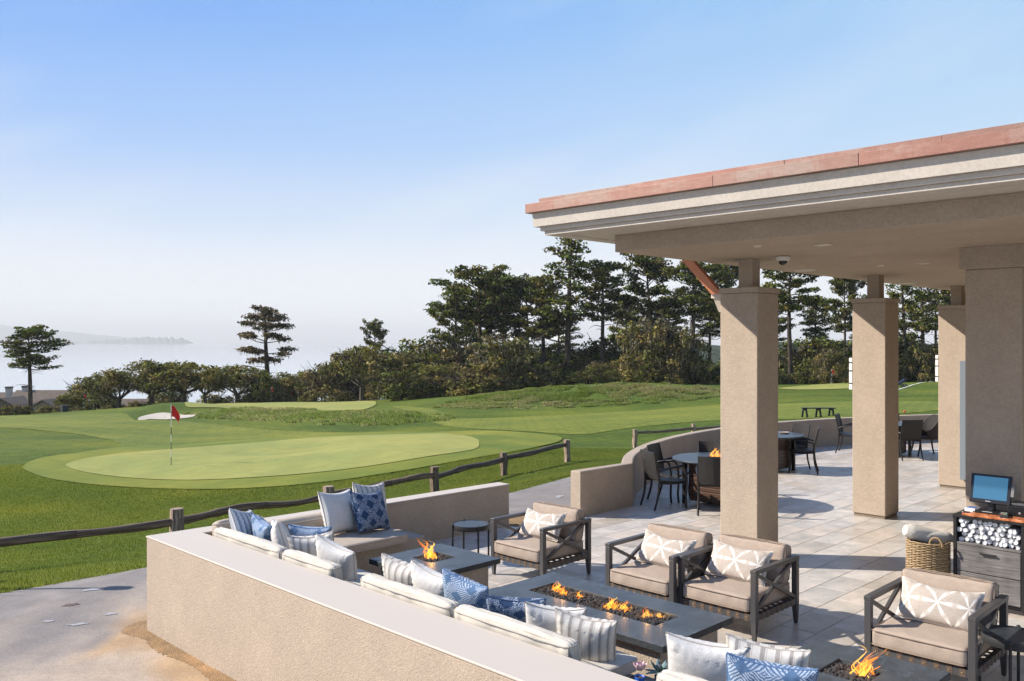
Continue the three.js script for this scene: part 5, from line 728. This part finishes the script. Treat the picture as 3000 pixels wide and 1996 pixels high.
function pineVariant({ seed, crown0, wide, sparse = 1, lean = 0, pal = GRN, tier = false, top = 1, drop = 0, padN = 64, side = 0, flat = .42, levels = null }) { // 18 m tall
  const r = rng(seed), H0 = 18, bx = lean * H0, tr = [], lim = [], cl = [], dr = [], bend = (r() - .5) * 1.2;
  const path = (t) => V(bx * t * t + bend * Math.sin(t * 3) * .5, H0 * t, (r() - .5) * .1 + .6 * Math.sin(t * 2.2 + seed) * t);
  const pts = [0, .2, .4, .6, .8, .97].map(path); tr.push(limb(pts, [.42, .36, .31, .25, .16, .05], 8));
  const c = new THREE.CatmullRomCurve3(pts), LV = levels ? levels.flatMap(([t, R, n]) => Array.from({ length: n }, () => [t, R])) : null, nb = LV ? LV.length : Math.round(30 * sparse);
  for (let k = 0; k < nb; k++) {
    let f = (k + r() * .7) / nb; if (tier) f = (Math.floor(f * 6) + .25 * r()) / 6 + .02; if (LV) f = (LV[k][0] - crown0) / (.985 - crown0); const t = LV ? LV[k][0] + (r() - .5) * .05 : lerp(crown0, .985, f), p = c.getPoint(Math.min(t, 1)), a = k * 2.4 + r() * .8, prof = LV ? LV[k][1] * (.55 + .65 * r()) : wide * (tier ? .55 + .75 * Math.sin(Math.PI * Math.min(1, .25 + f * .8)) : (.5 + .5 * Math.sin(Math.PI * clamp(.1 + f * .82 * top))) * (1 - .45 * smooth(.82, 1, f))) * (.6 + .6 * r()) * (1 + side * Math.cos(a)), el = lerp(.05, .75, f * f) + (r() - .5) * .35 - drop;
    const d = V(Math.cos(a) * Math.cos(el), Math.sin(el), Math.sin(a) * Math.cos(el)), e = p.clone().addScaledVector(d, prof), m = p.clone().addScaledVector(d, prof * .5); m.y += (r() - .35) * .5; e.y += .12 * prof * r();
    lim.push(limb([p, m, e], [.10 * (1.25 - f * .6), .065, .025], 4));
    const np = Math.max(1, Math.round(prof * .85)); for (let q = 0; q < np + 1; q++) { const s = LV && f < .6 ? .78 + .3 * r() : lerp(.42, 1.05, (q + r() * .8) / (np + .6)), w = m.clone().lerp(e, clamp((s - .5) * 2)), R = (.62 + .62 * r()) * (.8 + wide * .06), col = pal[Math.floor(r() * pal.length)]; if (s < .5) w.copy(p.clone().lerp(m, s * 2)); w.x += (r() - .5) * .9; w.z += (r() - .5) * .9; w.y += .18 + r() * .35; cl.push([w.x, w.y, w.z, R * 1.1, R * flat, R * 1.1, Math.round(padN * R * (.7 + .5 * r())), col]); if (pal === BRN && r() < .8) for (let z = 0; z < 7; z++) dr.push([w.x + (r() - .5) * R * 1.8, w.y - .1, w.z + (r() - .5) * R * 1.8, .4 + r() * .7, .05, MOSS[z % 2]]); }
  }
  for (let k = 0; k < 5 * sparse; k++) { const p = c.getPoint(lerp(crown0 * .55, crown0, r())), a = r() * 6.28, L = 1 + r() * 2; lim.push(limb([p, p.clone().add(V(Math.cos(a) * L * .6, .2, Math.sin(a) * L * .6)), p.clone().add(V(Math.cos(a) * L, .1 - r() * .5, Math.sin(a) * L))], [.06, .04, .012], 4)); }
  return { trunk: merge(tr), limbs: merge(lim), crown: foliage(cl, .20, r, { drape: dr.length ? dr : null }), h: H0 };
}
function oakVariant({ seed, w, h, pal = OLV, moss = .6, n = 62, crown0 = .22, trunkR = .32, dens = 1 }) {
  const r = rng(seed), tr = [], lim = [], cl = [], dr = [], H0 = h;
  const fork = V((r() - .5) * .8, H0 * .25, (r() - .5) * .8); tr.push(limb([V(0, -.4, 0), V(fork.x * .3, H0 * .12, fork.z * .4), fork], [trunkR * 1.2, trunkR, trunkR * .85], 8));
  for (let k = 0; k < 8; k++) { const a = k / 8 * 6.28 + r(), R = w * .5 * (.55 + .35 * r()), e = V(Math.cos(a) * R, H0 * (.5 + .32 * r()), Math.sin(a) * R), m = fork.clone().lerp(e, .5).add(V((r() - .5) * .8, (r() - .6) * 1.0, (r() - .5) * .8)); lim.push(limb([fork, m, e], [trunkR * .55, trunkR * .34, .05], 5)); for (let j = 0; j < 3; j++) { const q = m.clone().lerp(e, .3 + .6 * r()), b = r() * 6.28; lim.push(limb([q, q.clone().add(V(Math.cos(b) * .9, .6, Math.sin(b) * .9)), q.clone().add(V(Math.cos(b) * 1.8, .9 + r(), Math.sin(b) * 1.8))], [.08, .05, .02], 4)); } }
  for (let k = 0; k < n; k++) { const a = r() * 6.28, u = r(), el = Math.asin(lerp(-.28, 1, u)), m = Math.pow(r(), .3), lump = .82 + .36 * vnoise(a * 1.6 + 3, el * 2 + 5, 64, seed % 30), x = Math.cos(a) * Math.cos(el) * w * .46 * m * lump, z = Math.sin(a) * Math.cos(el) * w * .46 * m * lump, y = H0 * (crown0 + .18) + Math.sin(el) * H0 * (.80 - crown0 - .12) * m * lump + H0 * .06, R = (.55 + .55 * r()) * (.8 + w * .025), col = pal[Math.floor(r() * pal.length)]; cl.push([x, y, z, R * 1.15, R * .72, R * 1.15, Math.round(74 * R * dens), col]); if (r() < moss) for (let q = 0; q < 9; q++) dr.push([x + (r() - .5) * R * 2.2, y - R * .1 * r(), z + (r() - .5) * R * 2.2, .4 + r() * 1.0, .05 + .03 * r(), MOSS[q % 2]]); }
  return { trunk: merge(tr), limbs: merge(lim), crown: foliage(cl, .19, r, { drape: dr.length ? dr : null }), h: H0 };
}
const PV = {
  umbrella: pineVariant({ seed: 21, crown0: .56, wide: 4.2, sparse: 1.15, pal: GRN, side: .25 }), lone: pineVariant({ seed: 22, crown0: .46, wide: 3.9, sparse: .8, pal: BRN, levels: [[.46, 3.6, 4], [.55, 3.3, 4], [.66, 2.9, 5], [.76, 2.7, 6], [.86, 2.2, 6], [.95, 1.5, 5]] }), broad: pineVariant({ seed: 23, crown0: .60, wide: 4.5, sparse: 1.0 }), broad2: pineVariant({ seed: 29, crown0: .55, wide: 4.0, sparse: 1.05, pal: [...GRN, BRN[1]] }),
  sparse: pineVariant({ seed: 24, crown0: .40, wide: 3.3, sparse: .95, padN: 46, flat: .5 }), leaning: pineVariant({ seed: 25, crown0: .38, wide: 5.4, sparse: 1.2, lean: -.10, side: -.4 }), narrow: pineVariant({ seed: 26, crown0: .46, wide: 3.3, sparse: 1.05, tier: true }), full: pineVariant({ seed: 27, crown0: .48, wide: 4.8, sparse: 1.2, pal: [...GRN, BRN[1]] }),
};
const OV = {
  oak: oakVariant({ seed: 41, w: 12, h: 8.5, n: 74, crown0: .30, trunkR: .36 }), oak2: oakVariant({ seed: 42, w: 10.5, h: 7.5, n: 78, pal: [...OLV, GRN[2]], moss: .35, crown0: .26, trunkR: .34 }), mossy: oakVariant({ seed: 43, w: 10, h: 9.5, n: 86, moss: 1, pal: [...OLV, MOSS[1]], crown0: .08 }), dark: oakVariant({ seed: 44, w: 9, h: 8, n: 78, pal: GRN, moss: .1, crown0: .06 }), dark2: oakVariant({ seed: 46, w: 8, h: 7, n: 66, pal: [GRN[0], GRN[3], OLV[3]], moss: .25, crown0: .02 }), bush: oakVariant({ seed: 45, w: 6, h: 4, n: 46, pal: [...OLV, GRN[2]], moss: .3, crown0: -.06, trunkR: .14 }),
};
const protos = new Map();
function tree(v, name, label, cat, group, px, top, d, wf = 1, turn = 0, bark = 0, sink = 0) {
  const src = PV[v] ?? OV[v], [x, z] = xz(px, d), g = ground(x, z) - .1 - sink, h = HC - (top - 998) / F * d - g, s = h / src.h, k = v + name + bark;
  let o; if (protos.has(k)) o = dup(protos.get(k), [x, g, z], turn, label); else { o = thing(name, label, cat, [x, g, z], turn, group); const t = part('trunk', src.trunk, barkM[bark], o); part('limbs', src.limbs, barkM[bark], t); part('crown', src.crown, leafM, o); protos.set(k, o); }
  o.scale.set(s * wf, s, s * wf); o.userData.group = group; o.userData.label = label; return o;
}
const PG = 'pines round the course', OG = 'oaks round the course', UG = 'shrubby oaks at the edge of the wood';
const pine = (v, l, px, top, d, wf, turn, b = 0) => tree(v, 'pine_tree', l, 'pine tree', PG, px, top, d, wf, turn, b);
const oak = (v, l, px, top, d, wf, turn, b = 0) => tree(v, 'oak_tree', l, 'oak tree', OG, px, top, d, wf, turn, b);
pine('umbrella', 'umbrella-crowned pine with a tall bare trunk before the brown-roofed houses', 88, 972, 135, 1.3, .3);
pine('lone', 'lone tiered pine with brown mossy boughs rising over low oaks', 787, 905, 160, 1.38, 1.2);
oak('dark', 'dark rounded tree beside the brown-roofed house', 250, 1100, 155, 1.0, .4, 2);
oak('oak2', 'small bushy oak before the low hipped roof', 200, 1152, 128, .95, 2);
oak('oak', 'spreading brown-green oak nearest the houses behind the bunker', 345, 1075, 132, 1.25, .3, 1);
oak('oak', 'broad oak with a high crown behind the bunker', 445, 1040, 128, 1.2, 1.9, 1);
oak('oak2', 'rounded oak with pale limbs behind the bunker flag', 538, 1050, 126, 1.3, .8, 1);
oak('oak', 'oak at the end of the clump above the bunker, open crown', 602, 1068, 124, .95, 3.2, 1);
oak('oak2', 'crooked oak with open branches before the lone pine', 696, 1060, 146, 1.25, 1.1, 1);
oak('dark2', 'small dense oak hiding the foot of the lone pine', 772, 1078, 142, .8, 2.2, 1);
oak('oak2', 'low oak on the slope between the pale house and the crooked trunks', 880, 1082, 150, 1.15, .2, 1);
oak('mossy', 'mossy oak over crooked trunks beyond the plateau green', 955, 1045, 146, 1.1, 1.4, 1);
oak('oak', 'tall pale-trunked leaning oak with a wide mossy head', 1060, 994, 132, .9, 4.1, 1);
pine('full', 'dark rounded pine head above the leaning oak', 1100, 950, 158, .62, 1.0);
oak('mossy', 'brown-green mossy oak between the leaning oak and the pines', 1180, 1005, 136, 1.1, .9, 1);
oak('dark', 'dark dense oak at the shoulder of the wood', 1255, 1030, 130, 1.05, 2.6, 2);
pine('leaning', 'wide dark pine leaning out at the end of the wood', 1330, 878, 142, 1.0, .75);
pine('broad', 'flat-topped pine with boughs reaching over the leaning one', 1400, 801, 146, 1.15, 2.3);
pine('narrow', 'straight pine in the middle of the pine clump', 1432, 804, 150, .9, .6);
pine('broad2', 'open-branched pine beside the straight one, forked low', 1470, 826, 144, .92, 3.6);
pine('full', 'dense upright pine before the tallest one', 1546, 826, 146, .74, .2);
pine('narrow', 'layered pine close to the tallest one', 1594, 812, 140, 1.0, 2.9);
pine('sparse', 'tallest slender pine with thin airy crown under the roof corner', 1664, 696, 138, 1.05, 1.5);
pine('broad2', 'bushy pine standing alone before the copper pipe', 1762, 782, 138, .95, 5.1);
pine('full', 'large domed pine just under the soffit', 1902, 754, 142, .86, .9);
pine('broad', 'wide pine with mossy lower boughs beside the first column', 2030, 782, 136, 1.05, 4.4, 1);
pine('full', 'dense pine top behind the first column', 2125, 768, 150, .8, 2.2);
pine('broad', 'open dark pine with forked trunk between the first two columns', 2318, 776, 118, 1.02, .5, 2);
pine('full', 'dense pine cut off by the soffit before the middle column', 2475, 812, 132, .66, 1.7);
pine('sparse', 'pale straight pine trunk just past the middle column', 2648, 780, 120, .9, 3.3, 1);
pine('sparse', 'thin two-stemmed pine beside the pale trunk', 2702, 800, 124, .9, .7, 1);
pine('broad2', 'dark pine at the end of the wood behind the pier', 2790, 800, 126, .9, .4);
oak('mossy', 'huge moss-hung oak in front of the pine clump', 1476, 950, 122, 1.3, .2, 1);
oak('mossy', 'moss-hung oak with slanting trunk before the domed pine', 1905, 895, 122, .86, 2.4, 1);
oak('mossy', 'moss-draped tree with a pale bent trunk beside the first column', 1990, 925, 120, .80, 4.4, 1);
oak('mossy', 'straw-coloured moss-hung bush behind the flag between the columns', 2437, 1003, 114, .88, 1.0, 1);
oak('mossy', 'green moss-hung bush beside the pier column', 2695, 985, 114, .85, 3.0, 1);
{
  const r = rng(5), lab = 'dense dark oak scrub massed along the foot of the pines', kinds = ['dark', 'dark2', 'dark', 'dark2', 'oak2', 'mossy'];
  for (let px = 1140; px < 2960; px += 46) { const j = px > 1280 ? 0 : 20, n = Math.floor(r() * 6); tree(kinds[n], 'scrub_oak', lab, 'oak tree', UG, px + r() * 30, 1015 + r() * 55 + j * 1.6 - (px > 2200 ? 50 : 0), 126 + r() * 16 + (px > 2250 ? -6 : 0), 1 + r() * .35, r() * 6, 2); }
  for (let px = 1160; px < 2960; px += 62) tree(r() < .5 ? 'dark2' : 'bush', 'scrub_bush', 'low leafy bush at the very edge of the wood', 'bush', 'bushes at the edge of the wood', px + r() * 40, 1080 + r() * 34 - (px > 1700 ? 16 : 0), 116 + r() * 6, 1.15 + r() * .4, r() * 6, 2);
  for (const [px, top, d] of [[20, 1186, 118], [60, 1182, 122], [140, 1184, 118], [178, 1188, 116], [230, 1192, 120], [310, 1186, 122], [620, 1150, 138], [660, 1158, 140], [825, 1150, 142], [910, 1140, 140], [1000, 1138, 140], [-40, 1180, 120], [740, 1150, 146], [480, 1165, 120], [400, 1172, 122]]) tree('bush', 'shrub', 'low green shrub on the slope before houses and oaks', 'bush', 'shrubs along the far slope', px, top, d, 1.25, r() * 6, 2, .3);
}
for (const [px, top, d, v] of [[300, 1128, 146, 'dark2'], [490, 1105, 142, 'dark'], [735, 1125, 156, 'dark2'], [840, 1125, 152, 'dark2'], [915, 1085, 156, 'oak2'], [1000, 1060, 152, 'dark'], [1085, 1050, 150, 'dark2'], [1140, 1020, 142, 'mossy'], [1015, 1038, 148, 'mossy'], [1225, 985, 144, 'dark'], [1295, 970, 140, 'mossy'], [1625, 1000, 146, 'dark'], [1700, 985, 148, 'mossy'], [1770, 990, 144, 'dark'], [1830, 965, 146, 'dark2']]) tree(v, 'oak_tree', 'oak standing in the second row behind the course', 'oak tree', 'second row of oaks', px, top, d, 1.2, px, 2);
for (const [px, top, v] of [[1370, 930, 'narrow'], [1640, 920, 'narrow'], [1830, 880, 'broad2'], [1960, 870, 'narrow'], [2080, 870, 'broad2'], [2250, 880, 'full'], [2390, 890, 'broad2'], [2540, 880, 'full'], [2740, 870, 'broad']]) tree(v, 'pine_tree', 'pine standing deep in the wood behind the front pines', 'pine tree', 'pines deep in the wood', px, top, 165, 1.0, px * .7, 0);
{ // a small shrub beyond the frame whose shadow reaches the path edge
  const b = OV.bush, o = thing('path_shrub', 'low bush at the path edge, casting its shade on the grass', 'bush', [2.35, gy(2.35, -13.2) - .15, -13.2]); const t = part('trunk', b.trunk, barkM[2], o); part('limbs', b.limbs, barkM[2], t); part('crown', b.crown, leafM, o); o.scale.setScalar(.24);
}
// ---------------------------------------------------------------- grass
function tuftGeo(n, h, w, seed, spread) { const r = rng(seed), P = [], N = [], I = []; for (let k = 0; k < n; k++) { const a = r() * 6.28, b = r() * 6.28, l = h * (.6 + .7 * r()), o = r() * spread, x = Math.cos(b) * o, z = Math.sin(b) * o, lx = Math.cos(a) * l * .45, lz = Math.sin(a) * l * .45, px = -Math.sin(a) * w, pz = Math.cos(a) * w, i = P.length / 3; P.push(x - px, -.01, z - pz, x + px, -.01, z + pz, x + lx, l, z + lz); for (let j = 0; j < 3; j++) N.push(Math.cos(a) * .25, .97, Math.sin(a) * .25); I.push(i, i + 1, i + 2); } const g = new THREE.BufferGeometry(); g.setAttribute('position', new THREE.Float32BufferAttribute(P, 3)); g.setAttribute('normal', new THREE.Float32BufferAttribute(N, 3)); g.setIndex(I); return g; }
function scatter(name, label, geo, n, place, colour) {
  const m = mat(lin(1, 1, 1), .9, { side: THREE.DoubleSide, phys: true, transmission: .4, specularIntensity: .1 }), o = new THREE.InstancedMesh(geo, m, n), M = new THREE.Matrix4(), q = new THREE.Quaternion(), e = new THREE.Euler(), p = V(), s = V(), c = new THREE.Color(); let k = 0;
  for (let i = 0; i < n * 6 && k < n; i++) { const a = place(i); if (!a) continue; const [x, z, sc, hh = sc] = a; p.set(x, ground(x, z), z); e.set(0, (i * 2.399) % 6.283, 0); q.setFromEuler(e); s.set(sc, hh, sc); o.setMatrixAt(k, M.compose(p, q, s)); c.setRGB(...colour(x, z, i)); o.setColorAt(k, c); k++; }
  o.count = k; o.name = name; o.castShadow = o.receiveShadow = true; tag(o, label, 'grass', null, 'stuff'); scene.add(o); return o;
}
{
  const r = rng(99), view = (x, z) => { const d = (x - z) / S2, q = (x + z) / S2; return d > 3 && Math.abs(q / d) < .64; };
  scatter('lawn_grass', 'thick green lawn grass along the fence and path', tuftGeo(8, .036, .0045, 3, .05), 260000, () => { const d = 9 + 27 * Math.pow(r(), .72), a = -Math.PI / 4 + (r() - .5) * 1.2, x = Math.cos(a) * d, z = Math.sin(a) * d; if (!view(x, z) || x < -7 || z > -9) return null; const e = wn(x, z, 1.1, 24) - .5, pathD = inPoly(PATH, x + (r() - .5) * .1, z + (r() - .5) * .1); if (pathD || inPoly(TERRACE, x, z) || inPoly(Z.green1, x, z) || inPoly(Z.collar, x + (r() - .5) * 3, z + (r() - .5) * 3) || inPoly(Z.fair1, x, z) || inPoly(Z.fair2, x, z)) return null; const fade = 1 - smooth(27, 36, d) * r(); return fade < .35 ? null : [x, z, .9 + .5 * r(), (.8 + .6 * r() + e * .6)]; }, (x, z) => { const a = wn(x, z, 2.2, 26) - .5, k = .75 + .5 * r() + a * .5, y = r() < .12 ? 1 : 0; return [(.145 + .08 * y + .06 * a) * k, (.198 + .05 * y) * k, .016 * k + .02 * y]; });
  const mound = (poly, n, name, label, hgt, seed) => { const xs = poly.map((p) => p[0]), zs = poly.map((p) => p[1]), x0 = Math.min(...xs), x1 = Math.max(...xs), z0 = Math.min(...zs), z1 = Math.max(...zs); scatter(name, label, tuftGeo(9, hgt, .028, seed, .16), n, () => { const x = lerp(x0, x1, r()), z = lerp(z0, z1, r()); if (!inPoly(poly, x + (wn(x, z, 1.5, 33) - .5) * 9 + (r() - .5) * 1.5, z + (wn(x, z, 1.5, 36) - .5) * 9 + (r() - .5) * 1.5)) return null; const e = wn(x, z, 1.4, 28); if (r() > smooth(.34, .66, e)) return null; return [x, z, .8 + .9 * r(), .35 + 1.6 * r() * e]; }, (x, z) => { const t = smooth(.45, .8, wn(x, z, 5, 30) + .5 * (r() - .5)), k = .75 + .5 * r(); return [lerp(.17, .36, t) * k, lerp(.24, .33, t) * k, lerp(.035, .14, t) * k]; }); };
  mound(Z.rough1, 17000, 'rough_grass', 'tan and green long grass on the mound before the far green', .19, 5);
  mound(Z.rough2, 32000, 'rough_grass_001', 'tan and green long grass on the mound below the wood', .19, 6);
}

renderer.render(scene, camera);
